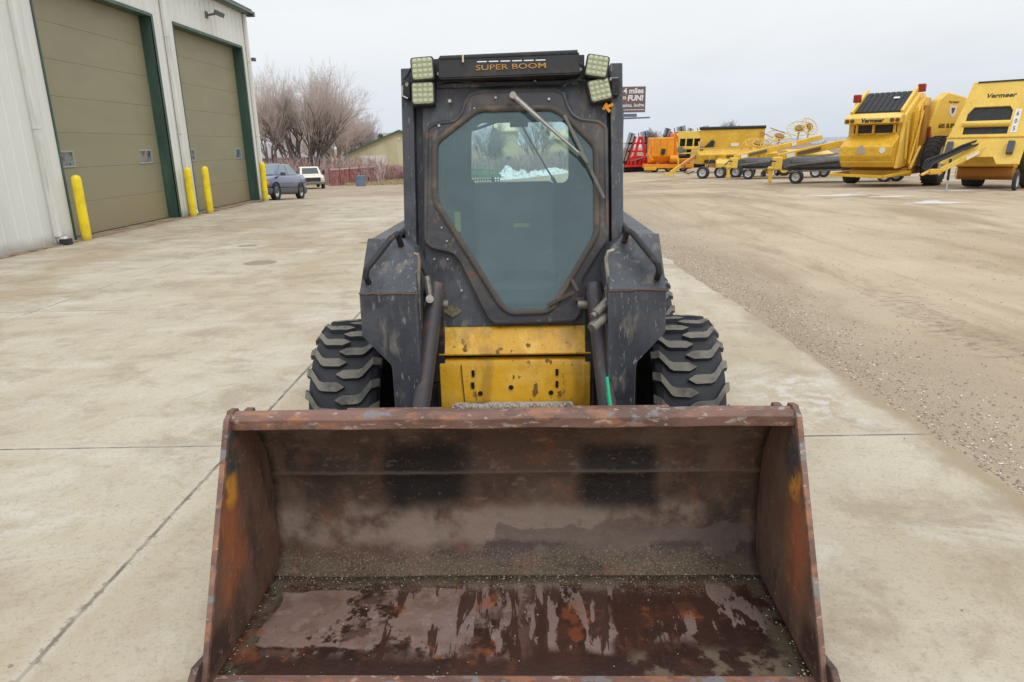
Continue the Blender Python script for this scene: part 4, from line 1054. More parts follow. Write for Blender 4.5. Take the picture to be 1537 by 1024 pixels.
# ================================================================== BUILDINGS, FENCE, BRUSH
def shed(name, label, loc, rz, w, l, eh, rh, wallm, roofm, doorm_=None, dw=3, dh=3, dx=0, cat='shed'):
    t = thing(name, label, cat, loc, rz)
    m = MB(); m.prism([(-w / 2, -1), (w / 2, -1), (w / 2, eh), (0, rh), (-w / 2, eh)], 0, l, 'y'); m.build('wall', wallm, t)
    m = MB()
    for s in (-1, 1): m.prism([(0, rh + .02), (0, rh + .2), (s * (w / 2 + .5), eh - .18), (s * (w / 2 + .5), eh - .36)], -.5, l + .5, 'y')
    m.build('roof', roofm, t, split=0)
    if doorm_: MB().bb(dx - dw / 2, dx + dw / 2, -.06, 0, 0, dh).build('garage_door', doorm_, t)
    return t
tanw = M('tan_siding', srgb(206, 200, 168), [dict(col=srgb(168, 162, 132), n=(.6, .4, .7), st=(1, 1, .3), amt=.5)], rough=.7)
greenroof = M('green_roof', srgb(74, 110, 98), rough=.6)
wd = M('white_garage_door', srgb(220, 220, 218), rough=.6)
D = 96; p = at_depth(603, 262, D); g0 = gz(p.x, D)
sh = shed('garage', 'tan garage with green gable roof and white door behind the red brush', (p.x, D, g0), R(3), 14, 16, 3.3, 5.9, tanw, greenroof, wd, 3.3, 2.9, -3.6, 'garage')
m = MB(); m.lathe([(-.06, .15), (.02, .12), (.04, 0)], (0.0, -.1, 5.0), 'y', 10); m.build('gable_light', M('lamp_cream', srgb(244, 232, 190)), sh)
p = at_depth(592, 266, 84)
o = MB().bb(-1.0, 1.0, -.6, .6, 0, 1.2).bb(-1.05, 1.05, -.65, .65, 1.2, 1.3).build('transformer_box', M('dark_green_box', srgb(62, 84, 70), rough=.6), None, bevel=.03, loc=(p.x, 84, gz(p.x, 84))); tag(o, 'dark green utility box standing in front of the tan garage', 'utility box')
# cream houses, white roofed house, seen among the trees
def house(px, pyb, D, w, eh, rh, label, wallm, roofm, name='house'):
    p = at_depth(px, pyb, D); t = thing(name, label, 'house', (p.x, D, gz(p.x, D)), R(5))
    MB().prism([(-.0, -1), (9, -1), (9, eh), (4.5, rh), (0, eh)], -w / 2, w / 2).build('wall', wallm, t)
    m = MB(); m.prism([(-.5, eh - .3), (4.5, rh + .1), (9.5, eh - .3), (9.5, eh - .1), (4.5, rh + .3), (-.5, eh - .1)], -w / 2 - .4, w / 2 + .4); m.build('roof', roofm, t)
    for x in ((-w * .28, w * .1) if w > 6 else (0,)): 
        f = MB().bb(x - .6, x + .6, -.04, 0, 1.1, 2.3).build('window', M('white_window_frame', srgb(215, 215, 210)), t)
        MB().bb(x - .5, x + .5, -.06, -.04, 1.2, 2.2).build('pane', M('dark_pane', srgb(70, 76, 82), rough=.1), f)
    return t
cream = M('cream_siding', srgb(214, 208, 168), rough=.7); greyroof = M('pale_grey_roof', srgb(150, 146, 150), rough=.8)
house(763, 262, 120, 3.4, 6.4, 7.6, 'cream two storey house behind the snow pile, seen through the cab windows', cream, cream)
house(843, 262, 112, 3.6, 4.2, 5.2, 'cream house at the right side of the cab rear window view', cream, cream)
house(405, 262, 120, 16, 3.0, 4.8, 'pale grey house half hidden by the trees right of the warehouse', M('grey_siding', srgb(150, 148, 146)), greyroof)
p = at_depth(566, 240, 150); house(562, 240, 150, 14, 4.5, 7.0, 'grey roofed house rising behind the tan garage', M('grey_siding2', srgb(150, 150, 150)), greyroof)
# red wire fence in front of the brush
A = ground_at(494, 279); Bq = ground_at(563, 273); A.y = 66; Bq.y = 74
A.x = at_depth(494, 270, 66).x; Bq.x = at_depth(566, 270, 74).x
FN = thing('rail_fence', 'weathered red picket fence with pale top rail in front of the brush', 'fence', (A.x, A.y, gz(A.x, A.y)), math.atan2(Bq.y - A.y, Bq.x - A.x))
Lf = (Bq - A).xy.length; redw = M('weathered_red', srgb(136, 78, 76), [dict(col=srgb(170, 130, 124), n=(2, .45, .6), amt=.7)], rough=.85)
m = MB(); 
for i in range(int(Lf / .28)): m.bb(i * .28, i * .28 + .16, -.02, .02, -.1, 1.45 + random.uniform(-.06, .06))
m.build('picket_panel', redw, FN)
m = MB(); m.bb(0, Lf, -.08, -.02, 1.42, 1.54); m.build('rail', M('pale_rail', srgb(196, 170, 160), rough=.8), FN)
for i in range(6): m = MB(); m.bb(i * Lf / 5 - .06, i * Lf / 5 + .06, -.14, -.08, -.3, 1.65); m.build('post', redw, FN)
# red tank trailer-ish drum and small blue drum near fence
p = ground_at(541, 276); 
o = MB().lathe([(0, 0), (0, .42), (.03, .44), (.45, .44), (.48, .42), (.9, .44), (.93, .42), (.93, 0)], (0, 0, 0), 'z', 18).build('drum', M('faded_blue_drum', srgb(98, 118, 134), rough=.6), None, loc=(at_depth(541, 270, 64).x, 64, gz(-14, 64))); tag(o, 'faded blue steel drum standing before the red fence', 'drum')
# brush
def brush(name, label, stems, seed, cols, hmin, hmax, rad=.014, spread=.25):
    r_ = random.Random(seed); m = MB()
    for (x, y) in stems(r_):
        h = hmin + (hmax - hmin) * r_.random() ** 1.7; z = gz(x, y); m.cur = r_.choice(range(len(cols)))
        q = Vector((x, y, z - .1)); dx, dy = r_.gauss(0, spread), r_.gauss(0, spread)
        m.bar(q, q + Vector((dx * h, dy * h, h)), rad * 2, rad * 2)
        for k in range(3):
            f = r_.uniform(.3, .9); s_ = q + Vector((dx * h, dy * h, h)) * f
            m.bar(s_, s_ + Vector((r_.gauss(0, .3), r_.gauss(0, .3), r_.uniform(.3, .7))) * h * .4, rad * 1.3, rad * 1.3)
    o = m.build(name, [M('twig_' + str(seed) + str(i), c, rough=.9) for i, c in enumerate(cols)], None, smooth=0); tag(o, label, 'brush', kind='stuff'); return o
def hed(r):
    for i in range(1500):
        px = r.uniform(556, 640); Dd = r.uniform(80, 88); q = at_depth(px, 260, Dd); yield q.x, Dd
brush('red_twig_hedge', 'leafless red-twigged brush in front of the tan garage', hed, 41, [srgb(176, 128, 128), srgb(200, 164, 160), srgb(160, 140, 136)], .8, 1.9, .014)
def hed2(r):
    for i in range(1300):
        px = r.uniform(380, 575); Dd = r.uniform(70, 84); q = at_depth(px, 260, Dd); yield q.x, Dd
brush('undergrowth', 'leafless grey-brown undergrowth below the bare trees', hed2, 42, [srgb(172, 154, 150), srgb(188, 168, 164), srgb(150, 134, 130), srgb(176, 130, 128)], 1.0, 3.0, .016)
def hed3(r):
    for i in range(1500):
        px = r.uniform(690, 900); Dd = r.uniform(88, 106); q = at_depth(px, 260, Dd); yield q.x, Dd
brush('thicket', 'grey leafless thicket behind the snow pile', hed3, 43, [srgb(160, 146, 146), srgb(176, 160, 158), srgb(144, 132, 132)], .8, 2.7, .018)
def gr(r):
    for i in range(2200):
        px = r.uniform(520, 640); Dd = r.uniform(66, 82); q = at_depth(px, 268, Dd); yield q.x, Dd
brush('dry_grass', 'strip of dry tan grass below the red brush', gr, 44, [srgb(176, 160, 126), srgb(160, 142, 112)], .15, .4, .02, .5)

# ================================================================== TREES
def tree(name, label, loc, h, seed, lean=0, spread=.55, levels=6, stems=5, tcol=srgb(132, 120, 114), wcol=srgb(150, 128, 122), tw=.013, first=.12, group='bare trees behind the yard', shape=1.0, nb=3):
    r_ = random.Random(seed); T_ = MB(); W_ = MB()
    def tri(m, p, q, r0, r1):
        d = (q - p); a = d.orthogonal().normalized(); b = d.cross(a).normalized()
        vs = [p + (a * math.cos(t) + b * math.sin(t)) * r0 for t in (0, 2.09, 4.19)] + [q + (a * math.cos(t) + b * math.sin(t)) * r1 for t in (0, 2.09, 4.19)]
        m.add(vs, [(0, 1, 4, 3), (1, 2, 5, 4), (2, 0, 3, 5)])
    def grow(p, d, L, r, lv):
        n = 3 if lv < levels - 2 else 2; q = p
        for i in range(n):
            d = (d + Vector((r_.gauss(0, .10), r_.gauss(0, .10), r_.gauss(.05, .06)))).normalized()
            e = q + d * (L / n); rr_ = r * (1 - .4 * (i + 1) / n)
            tri(T_ if lv < 3 else W_, q, e, r * (1 - .4 * i / n), max(rr_, tw * .5))
            if lv < levels and (i > 0 or lv > 0):
                for k in range(nb if lv >= 1 else 2):
                    if r_.random() < (.85 if lv < 2 else .56):
                        ang = r_.uniform(.35, .85) * spread * 1.3; az = r_.uniform(0, 6.28)
                        a = d.orthogonal().normalized(); a.rotate(Matrix.Rotation(az, 3, d))
                        nd = (d * math.cos(ang) + a * math.sin(ang) + Vector((0, 0, .12))).normalized()
                        grow(e, nd, L * r_.uniform(.52, .75), max(rr_ * .62, tw * .5), lv + 1)
            q = e
    for s in range(stems):
        az = 6.28 * s / stems + r_.uniform(-.4, .4); tl = r_.uniform(.08, .45) * shape if stems > 1 else .03
        d = Vector((math.cos(az) * tl + lean, math.sin(az) * tl, 1)).normalized()
        grow(Vector((math.cos(az) * .2, math.sin(az) * .2, -.2)), d, h * .42, h * .015 + .03, 0)
    t = thing(name, label, 'tree', loc, 0, group)
    T_.build('trunk', M('bark', tcol, [dict(col=tuple(c * .6 for c in tcol), n=(3, .4, .6), amt=.6)], rough=.95), t, smooth=0)
    W_.build('crown', M('twigs', wcol, rough=.95), t, smooth=0)
    print('tree', len(W_.f)); return t
def tr_at(px, D, pyt, **kw):
    q = at_depth(px, pyt, D); g = gz(q.x, D); tree(kw.pop('name', 'bare_tree'), kw.pop('label'), (q.x, D, g), (q.z - g), **kw)
pinkw = srgb(206, 192, 188)
tr_at(446, 78, 100, label='tall bare tree of many stems fanning out, right behind the pickup truck', seed=11, stems=9, levels=5, wcol=srgb(198, 186, 180), tcol=srgb(122, 112, 106), shape=1.5)
tr_at(392, 76, 128, label='bare tree with thin stems directly beside the warehouse corner', seed=12, stems=4, levels=5, wcol=pinkw, shape=.8)
tr_at(505, 92, 150, label='bare tree with pale upright trunks between the truck and the tan garage', seed=13, stems=6, levels=5, tcol=srgb(168, 158, 148), wcol=srgb(208, 194, 188), shape=.9)
tr_at(482, 104, 160, label='rounded pinkish bare tree behind the tall fan-shaped one', seed=14, stems=5, levels=5, wcol=pinkw)
tr_at(535, 110, 172, label='low bare tree just left of the evergreen', seed=15, stems=5, levels=5, wcol=srgb(194, 178, 178), shape=.9)
tr_at(550, 120, 186, label='smallest bare tree, behind the left end of the garage roof', seed=16, stems=4, levels=4, wcol=srgb(176, 160, 158))
tr_at(425, 110, 150, label='bare tree filling the gap behind the blue sedan', seed=17, stems=6, levels=5, wcol=srgb(202, 190, 186))
tr_at(735, 108, 182, label='dense bare tree at the left of the cab rear window view', seed=18, stems=4, levels=5, wcol=srgb(164, 156, 156))
tr_at(805, 104, 160, label='bare tree with upright trunks in the middle of the cab rear window view', seed=19, stems=6, levels=4, tcol=srgb(150, 142, 132), wcol=srgb(168, 156, 154), shape=.7)
tr_at(872, 98, 185, label='bare tree at the right edge of the cab rear window view', seed=20, stems=3, levels=5, wcol=srgb(176, 166, 162))
tr_at(984, 190, 196, label='faint bare tree rising behind the orange mixer', seed=21, stems=3, levels=5, tw=.05, wcol=srgb(170, 164, 168), tcol=srgb(150, 144, 146))  # twig and bark colours greyed to paint in distance haze
tr_at(1093, 230, 182, label='faint bare tree on the horizon above the long yellow hopper', seed=22, stems=3, levels=5, tw=.05, wcol=srgb(176, 172, 176), tcol=srgb(160, 156, 160))  # haze painted into the twigs and bark, paler still
# evergreen
def conifer(label, px, D, pyt, pyb, w, seed, name='evergreen_tree'):
    q = at_depth(px, pyt, D); g = gz(q.x, D); h = q.z - g; r_ = random.Random(seed)
    t = thing(name, label, 'tree', (q.x, D, g)); MB().cyl((0, 0, 0), (0, 0, h), .22, .02, 8).build('trunk', M('conifer_bark', srgb(90, 76, 64)), t)
    m = MB()
    for i in range(2600):
        f = r_.random() ** .8; z = h * (.10 + .9 * f); rad = w * (1 - f) ** .85 * r_.uniform(.45, 1.0) * (1 + .25 * math.sin(f * 34)) + .1; a = r_.uniform(0, 6.28)
        c = Vector((math.cos(a) * rad, math.sin(a) * rad, z - rad * .25)); s = r_.uniform(.18, .42); u = Vector((math.cos(a), math.sin(a), -.35)).normalized(); v = Vector((-math.sin(a), math.cos(a), r_.uniform(-.3, .3)))
        m.cur = r_.randint(0, 1); m.add([c - v * s * .4, c + u * s, c + v * s * .4, c - u * s * .4], [(0, 1, 2, 3)])
    m.build('crown', [M('needles', srgb(66, 84, 70), rough=.9), M('needles_light', srgb(92, 108, 84), rough=.9)], t, smooth=0)
conifer('small dark evergreen behind the left slope of the garage roof', 571, 118, 201, 240, 1.9, 3)
conifer('pale green evergreen to the left of the dark one', 544, 112, 212, 245, 1.3, 4)
conifer('dark evergreen in the left part of the cab rear window view', 742, 112, 192, 245, 2.2, 5)
# distant tree line on the horizon
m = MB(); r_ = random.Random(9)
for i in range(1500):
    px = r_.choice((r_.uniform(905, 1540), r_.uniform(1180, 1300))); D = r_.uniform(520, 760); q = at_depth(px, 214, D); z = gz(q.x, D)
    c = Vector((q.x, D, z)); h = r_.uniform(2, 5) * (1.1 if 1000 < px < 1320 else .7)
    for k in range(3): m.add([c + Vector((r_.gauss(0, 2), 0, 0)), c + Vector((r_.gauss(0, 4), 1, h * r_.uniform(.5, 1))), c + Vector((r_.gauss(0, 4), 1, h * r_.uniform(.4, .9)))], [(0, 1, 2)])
o = m.build('distant_woods', M('hazed_woods', srgb(190, 196, 206), rough=1), None, smooth=0); tag(o, 'faint blue-grey line of far woods along the horizon', 'woods', kind='stuff')  # haze of distance is put into the pale blue colour

# ================================================================== SNOW PILE
def heap(px0, px1, D, hpx, label, seed, mat, name='snow_pile'):
    a = at_depth(px0, 262, D); b = at_depth(px1, 262, D); w = (b.x - a.x) / 2; c = Vector(((a.x + b.x) / 2, D, gz(a.x, D))); h = hpx / 1050 * D
    m = MB(); nx, ny = 70, 24; vs = []
    for j in range(ny + 1):
        for i in range(nx + 1):
            u, v = i / nx * 2 - 1, j / ny * 2 - 1
            e = max(0, 1 - abs(u) ** 2.4) * max(0, 1 - v * v)
            z = h * e * (.75 + .35 * noise.noise(Vector((u * 2.2 + seed, v, 0))) + .22 * noise.noise(Vector((u * 9, v * 5, seed)))+ .16 * noise.noise(Vector((u * 26, v * 12, seed))))
            vs.append((u * w, v * 3, z - .05))
    fs = [(j * (nx + 1) + i, j * (nx + 1) + i + 1, (j + 1) * (nx + 1) + i + 1, (j + 1) * (nx + 1) + i) for j in range(ny) for i in range(nx)]
    m.add(vs, fs); o = m.build(name, mat, None, smooth=12, loc=c); tag(o, label, 'snow pile'); return o
snow = M('dirty_snow', srgb(232, 236, 238), [dict(col=srgb(140, 134, 128), n=(1.6, .52, .62), amt=.8), dict(col=srgb(110, 104, 98), n=(5, .58, .66), amt=.8)], rough=.7)
heap(736, 802, 74, 21, 'lumpy dirty snow pile left of centre in the cab rear window view', 1, snow); heap(782, 866, 76, 15, 'lower longer snow pile toward the right of the cab rear window view', 5, snow)
# ================================================================== FARM MACHINES ON THE RIGHT
yel = M('machine_yellow', srgb(226, 182, 58), [dict(col=srgb(206, 158, 44), n=(1.4, .42, .6), amt=.6), dict(col=srgb(160, 126, 62), n=(9, .54, .66), amt=.45), dict(col=srgb(120, 98, 60), n=(24, .6, .66), amt=.5)], rough=.4, bump=((3, .004),))
yel2 = M('machine_yellow_pale', srgb(232, 198, 92), [dict(col=srgb(216, 176, 66), n=(1.4, .42, .6), amt=.5), dict(col=srgb(170, 140, 80), n=(12, .56, .66), amt=.4)], rough=.4, bump=((3, .004),))
blk = M('belt_black', srgb(40, 42, 44), [dict(col=srgb(70, 70, 70), n=(4, .5, .7), amt=.5)], rough=.7)
dkg = M('deck_grey', srgb(72, 76, 84), [dict(col=srgb(110, 112, 116), n=(3, .5, .7), amt=.5)], rough=.6)
redm = M('implement_red', srgb(206, 38, 38), [dict(col=srgb(160, 30, 34), n=(2, .45, .7), amt=.6)], rough=.4)
orn = M('mixer_orange', srgb(240, 156, 34), [dict(col=srgb(214, 128, 26), n=(1, .4, .7), amt=.6)], rough=.45)
whm = M('white_decal', srgb(224, 224, 222), rough=.5); blt = M('black_lettering', srgb(52, 42, 30), rough=.5)
tinem = M('tine_orange', srgb(176, 120, 48), rough=.7); hosem = M('black_hose', srgb(46, 48, 54), rough=.6)
lampm = M('lamp_amber_ring', srgb(110, 66, 40), rough=.3); redl = M('red_lamp', srgb(150, 40, 34), rough=.3); smv = M('faded_triangle', srgb(168, 160, 150), rough=.6); steelm = M('jack_steel', srgb(176, 186, 184), rough=.45, metal=.3)
def gt(x, y): return (x, y, gz(x, y))
def text_on(t, par, c, size, rz, tilt=0, mat=blt, width=1.0, bold=.0, slant=0, nm='lettering'):
    me = text_mesh(t, size, .004, bold, width, slant); return place_mesh(me, facing(Vector(c), rz, tilt), nm, mat, par, 0)

# ---- baler seen from the rear
c = ground_at(1352, 282); BA = thing('round_baler', 'yellow round baler with black belt roof slope, seen from its rear', 'baler', gt(12.05, 24.2), R(-43), 'yellow round balers')
HWb = 1.0
pr = [(-.50, .66), (-.78, 1.02), (-.78, 1.33), (-.16, 1.66), (-.10, 1.70), (-.10, 2.02), (-.22, 2.20), (-.1, 2.32), (1.15, 3.02), (1.75, 3.0), (2.5, 2.3), (2.7, 1.4), (2.5, .75), (.3, .62)]
m = MB(); m.prism(pr, -HWb, HWb * .62); body = m.build('tailgate', yel, BA, bevel=.03)
m = MB(); m.prism([(-.45, .62), (-.10, 2.02), (-.1, 2.30), (1.15, 3.00), (1.75, 3.0), (2.5, 2.3), (2.7, 1.4), (2.4, .7)], HWb * .62, HWb * .74); m.build('side_panel', yel2, BA, bevel=.03)
m = MB(); m.prism([(.5, .62), (.5, 2.4), (1.2, 2.86), (1.8, 2.86), (2.6, 2.0), (2.6, .7)], HWb * .74, HWb * .92); m.build('side_frame', yel, BA, bevel=.03)
m = MB(); m.bb(-.82, .50, -.112, -.095, 1.74, 2.0); m.build('roller_gap', blk, BA)
for x in (-.72, -.2, .44): MB().bb(x - .04, x + .04, -.17, -.11, 1.72, 2.02).build('gate_bracket', yel, BA, bevel=.01)
m = MB(); m.prism([(-.52, 2.04), (-.52, 2.22), (-.12, 2.36), (-.12, 2.04)], -HWb - .03, HWb * .66); lb = m.build('light_bar', yel2, BA, bevel=.02)
for x in (-.93, -.77, .44, .60): MB().lathe([(-.02, 0), (-.02, .06), (.01, .07), (.02, 0)], (x, -.53, 2.13), 'y', 14).build('tail_lamp', lampm, lb)
text_on('Vermeer', lb, (-.16, -.527, 2.13), .19, 0, bold=.006, slant=.2)
# black belts on the slope
m = MB(); nb = 8; x0, x1 = -.86, .52
for i in range(nb):
    a = x0 + (x1 - x0) * i / nb; b = x0 + (x1 - x0) * (i + 1) / nb - .03
    m.prism([(.02, 2.40), (.02, 2.43), (1.16, 3.07), (1.16, 3.04)], a, b)
m.build('belt', blk, BA); m = MB(); m.prism([(.0, 2.37), (.0, 2.392), (1.16, 3.045), (1.16, 3.02)], -.9, .56); m.build('belt_deck', blk, BA)
for x in (-.96, .58): m = MB(); m.bar((x, -.08, 2.38), (x, 1.3, 3.14), .09, .14); m.build('slope_rail', yel2, BA, bevel=.01)
MB().box((.15, .72, 2.86), (.18, .1, .02), rx=R(29)).build('decal', whm, BA)
# slow vehicle triangle, round decal, crease
m = MB(); m.prism([(-.42, 1.09), (-.20, 1.09), (-.16, 1.14), (-.27, 1.36), (-.35, 1.36), (-.46, 1.14)], -.80, -.785, 'y'); m.build('warning_triangle', smv, BA)
MB().lathe([(-.012, 0), (-.012, .09), (.005, .09)], (.33, -.785, 1.2), 'y', 18).build('round_decal', whm, BA)
MB().bb(-HWb, HWb * .6, -.655, -.635, .82, .845).build('gate_seam', yel2, BA)
# lamps on stalks, pipes along the side
for x, y_, z_ in ((-1.02, .5, 2.88), (.68, 1.45, 3.16)):
    m = MB(); m.box((x, y_, z_), (.24, .14, .26)); m.build('marker_lamp', redl, BA, bevel=.03); 
m = MB(); m.prism([(.9, 2.2), (.9, 2.75), (1.15, 3.05), (1.5, 3.02), (1.9, 2.2)], -1.22, -1.02); m.build('side_guard', yel, BA, bevel=.04)
for k, (a, b, r) in enumerate((((.80, -.08, 2.1), (.80, .1, .9), .035), ((.90, .35, 2.5), (.86, .3, .8), .045), ((.95, .75, 2.6), (.95, .6, .9), .03), ((.98, 1.0, 2.75), (.98, -.1, .75), .03), ((1.0, .0, .62), (1.0, 1.1, 1.5), .05))):
    MB().cyl(a, b, r, n=10).build('side_strut', yel if k % 2 else yel2, BA)
MB().box((.98, 1.05, 1.95), (.16, .5, 1.3)).build('shadowed_gearcase', M('shaded_yellow', srgb(170, 122, 40), rough=.6), BA, bevel=.03)  # machine yellow darkened, shade put into its colour
# front shield with lettering
m = MB(); m.prism([(y - 2.2, z) for y, z in [(1.45, 1.35), (1.25, 1.95), (1.5, 2.75), (1.85, 3.0), (2.7, 2.85), (3.1, 2.2), (3.0, 1.35), (2.4, 1.6), (1.8, 1.52)]], -.14, .14); fs_ = m.build('front_shield', yel2, BA, bevel=.05, loc=(1.45, 2.1, 0), rz=R(-28))
text_on('605 SUPER M', fs_, (.145, -.05, 1.92), .19, R(90), bold=.004); text_on('Vermeer', fs_, (.145, -.05, 2.68), .13, R(90), slant=.2)
m = MB(); m.prism([(-.2, 2.56), (.1, 2.56), (.1, 2.34), (-.05, 2.18), (-.2, 2.34)], .142, .152); m.build('shield_emblem', whm, fs_)
m = MB(); m.prism([(-.13, 2.5), (.04, 2.5), (.0, 2.36), (-.08, 2.3)], .152, .158); m.build('emblem_bird', dkg, fs_)
MB().bb(1.10, 1.16, 1.18, 1.26, 1.55, 1.9).build('reflector', redl, BA)
wheel(BA, (1.32, 1.55, .80), .80, .52, hubm, tr=26); wheel(BA, (-1.28, 1.55, .52), .52, .42, hubm)
m = MB(); m.bar((-1.25, -.72, .42), (.42, -.72, .36), .09); m.bar((.42, -.72, .36), (1.0, .1, .5), .09); m.bar((-1.25, -.72, .42), (-.9, .2, .5), .09); m.bar((-.9, .15, .45), (1.0, .15, .45), .12, .18); m.build('bale_kicker', yel, BA, bevel=.01)
m = MB(); m.bb(-.9, .9, .2, 2.6, .40, .62); m.build('frame', tinem, BA, bevel=.02)
m = MB(); m.bar((0, 2.6, .7), (0, 5.0, .55), .2); m.build('drawbar', yel, BA)

# ---- baler seen from the front with its drawbar to the left
BB_ = thing('round_baler', 'yellow round baler facing left with open roller window, drawbar and jack', 'baler', gt(13.95, 21.6), R(-44), 'yellow round balers'); BB_.scale = (.68, 1, .95)
# local: front faces -y
prf = [(-.30, .78), (-.42, 1.45), (.42, 3.22), (.9, 3.34), (2.2, 3.2), (3.1, 2.2), (3.0, .9), (1.5, .55)]
W2 = 1.12
Mf = lambda u, v: (u, -.42 + (.84) * ((v - 1.45) / 1.77), v)
# sloping front plate with opening
ang = math.atan2(.84, 1.77); ln = math.hypot(.84, 1.77)
outer = [(-W2 - .35, -.75), (-.62, -.75), (-.45, -.52), (.45, -.52), (.62, -.75), (W2 + .3, -.75), (W2 + .35, .0), (W2 + .35, ln), (-W2 + .12, ln), (-W2 - .02, 1.2), (-W2 - .35, .0)]
hole = [(-.92, .22), (.72, .22), (.72, .98), (.58, 1.12), (-.72, 1.12), (-.92, .9)]
me = curve_mesh([outer, hole], .08, .01); fmx = facing(Vector((0, -.42, 1.45)), 0, ang); fp = place_mesh(me, fmx, 'front_plate', yel2, BB_)
m = MB(); m.prism([(y + .16, z - .1) for y, z in prf], -W2 + .05, W2); m.build('body', yel, BB_, bevel=.04)
m = MB(); m.bb(-1.0, .8, 0, .0001, 0, .0001)
def onf(m, x0, x1, v0, v1, n0, n1):
    vs = [fmx @ Vector((x, v, n)) for n in (n0, n1) for x, v in ((x0, v0), (x1, v0), (x1, v1), (x0, v1))]
    m.add(vs, [(0, 3, 2, 1), (4, 5, 6, 7), (0, 1, 5, 4), (1, 2, 6, 5), (2, 3, 7, 6), (3, 0, 4, 7)])
m = MB(); onf(m, -.95, .78, .2, 1.15, -.03, -.012); m.build('belt', blk, BB_)
m = MB(); a, b = fmx @ Vector((-.98, .56, .02)), fmx @ Vector((.76, .56, .02)); m.cyl(a, b, .10, n=14); m.build('cross_tube', yel2, BB_)
text_on('Vermeer', BB_, fmx @ Vector((.15, 1.47, .047)), .20, 0, ang, slant=.2, bold=.004, width=1.5)
m = MB(); onf(m, .82, 1.04, .25, 1.0, .042, .05); de = m.build('number_decal', whm, BB_)
for i, ch in enumerate('605'): text_on(ch, de, fmx @ Vector((.93, .85 - i * .24, .054)), .2, 0, ang, blk)
m = MB(); onf(m, -W2 + .3, W2, ln - .04, ln + .0, .045, .07); m.build('hinge_strip', blk, BB_)
m = MB(); onf(m, -W2 - .3, W2 + .3, .10, .13, .04, .07); m.build('plate_seam', yel, BB_)
for x in (-1.25, 1.0): m = MB(); onf(m, x - .12, x + .12, -.45, -.05, .045, .16); m.build('tool_box', dkg, BB_, bevel=.02)
MB().bb(-1.0, 1.1, -.12, .2, .72, .92).build('pickup_housing', yel, BB_, bevel=.02)
m = MB()
for i in range(34): x = -1.0 + 2.1 * i / 33; m.tube([(x, .1, .70), (x, -.22, .62), (x, -.25, .42), (x, -.02, .28)], .014, 5)
m.build('pickup_tines', tinem, BB_); MB().cyl((-1.0, .1, .48), (1.1, .1, .48), .2, n=16).build('pickup_drum', tinem, BB_)
m = MB(); m.bb(-.9, .9, .3, 2.6, .5, .8); m.build('frame', blk, BB_)
wheel(BB_, (-.62, .9, .42), .42, .8, hubm); wheel(BB_, (1.45, .9, .62), .62, .5, hubm); wheel(BB_, (1.35, -.5, .28), .28, .16, hubm)
# drawbar, hoses and jack
HT = Vector((-1.2, -1.45, .62))
m = MB(); m.bar((.15, -.40, 1.28), HT, .20, .16); m.bar((-.35, -.3, 1.2), HT + Vector((.05, .1, 0)), .10, .10); db = m.build('drawbar', yel2, BB_, bevel=.015)
m = MB(); m.box(HT + Vector((-.12, -.2, -.03)), (.32, .5, .16), rz=R(-38)); m.bar(HT + Vector((-.25, -.35, 0)), HT + Vector((-.45, -.62, -.12)), .14, .08); m.build('hitch', yel, BB_, bevel=.03)
MB().bar((-.02, -.87, 1.14), (-.30, -1.33, .96), .02, .09).build('drawbar_decal', whm, db)
m = MB()
for k in range(6):
    o_ = Vector((random.uniform(-.12, .1), random.uniform(-.1, .1), random.uniform(.0, .16)))
    m.tube([Vector((-.2, -.35, 1.34)) + o_, Vector((-.6, -.75, 1.2)) + o_, Vector((-1.05, -1.1, .98)) + o_, Vector((-1.5, -1.6, .74)) + o_ * 1.5, Vector((-1.6, -1.8, .58)) + o_, Vector((-1.4, -1.7, .48))], .032, 6)
m.build('hydraulic_hose', hosem, BB_)
m = MB(); m.cyl((-.92, -1.22, .95), (-.92, -1.22, .32), .05); m.build('jack_sleeve', blk, BB_); MB().cyl((-.92, -1.22, .34), (-.92, -1.22, 0), .035).cyl((-.92, -1.22, .02), (-.92, -1.22, 0), .09).build('jack_leg', steelm, BB_)

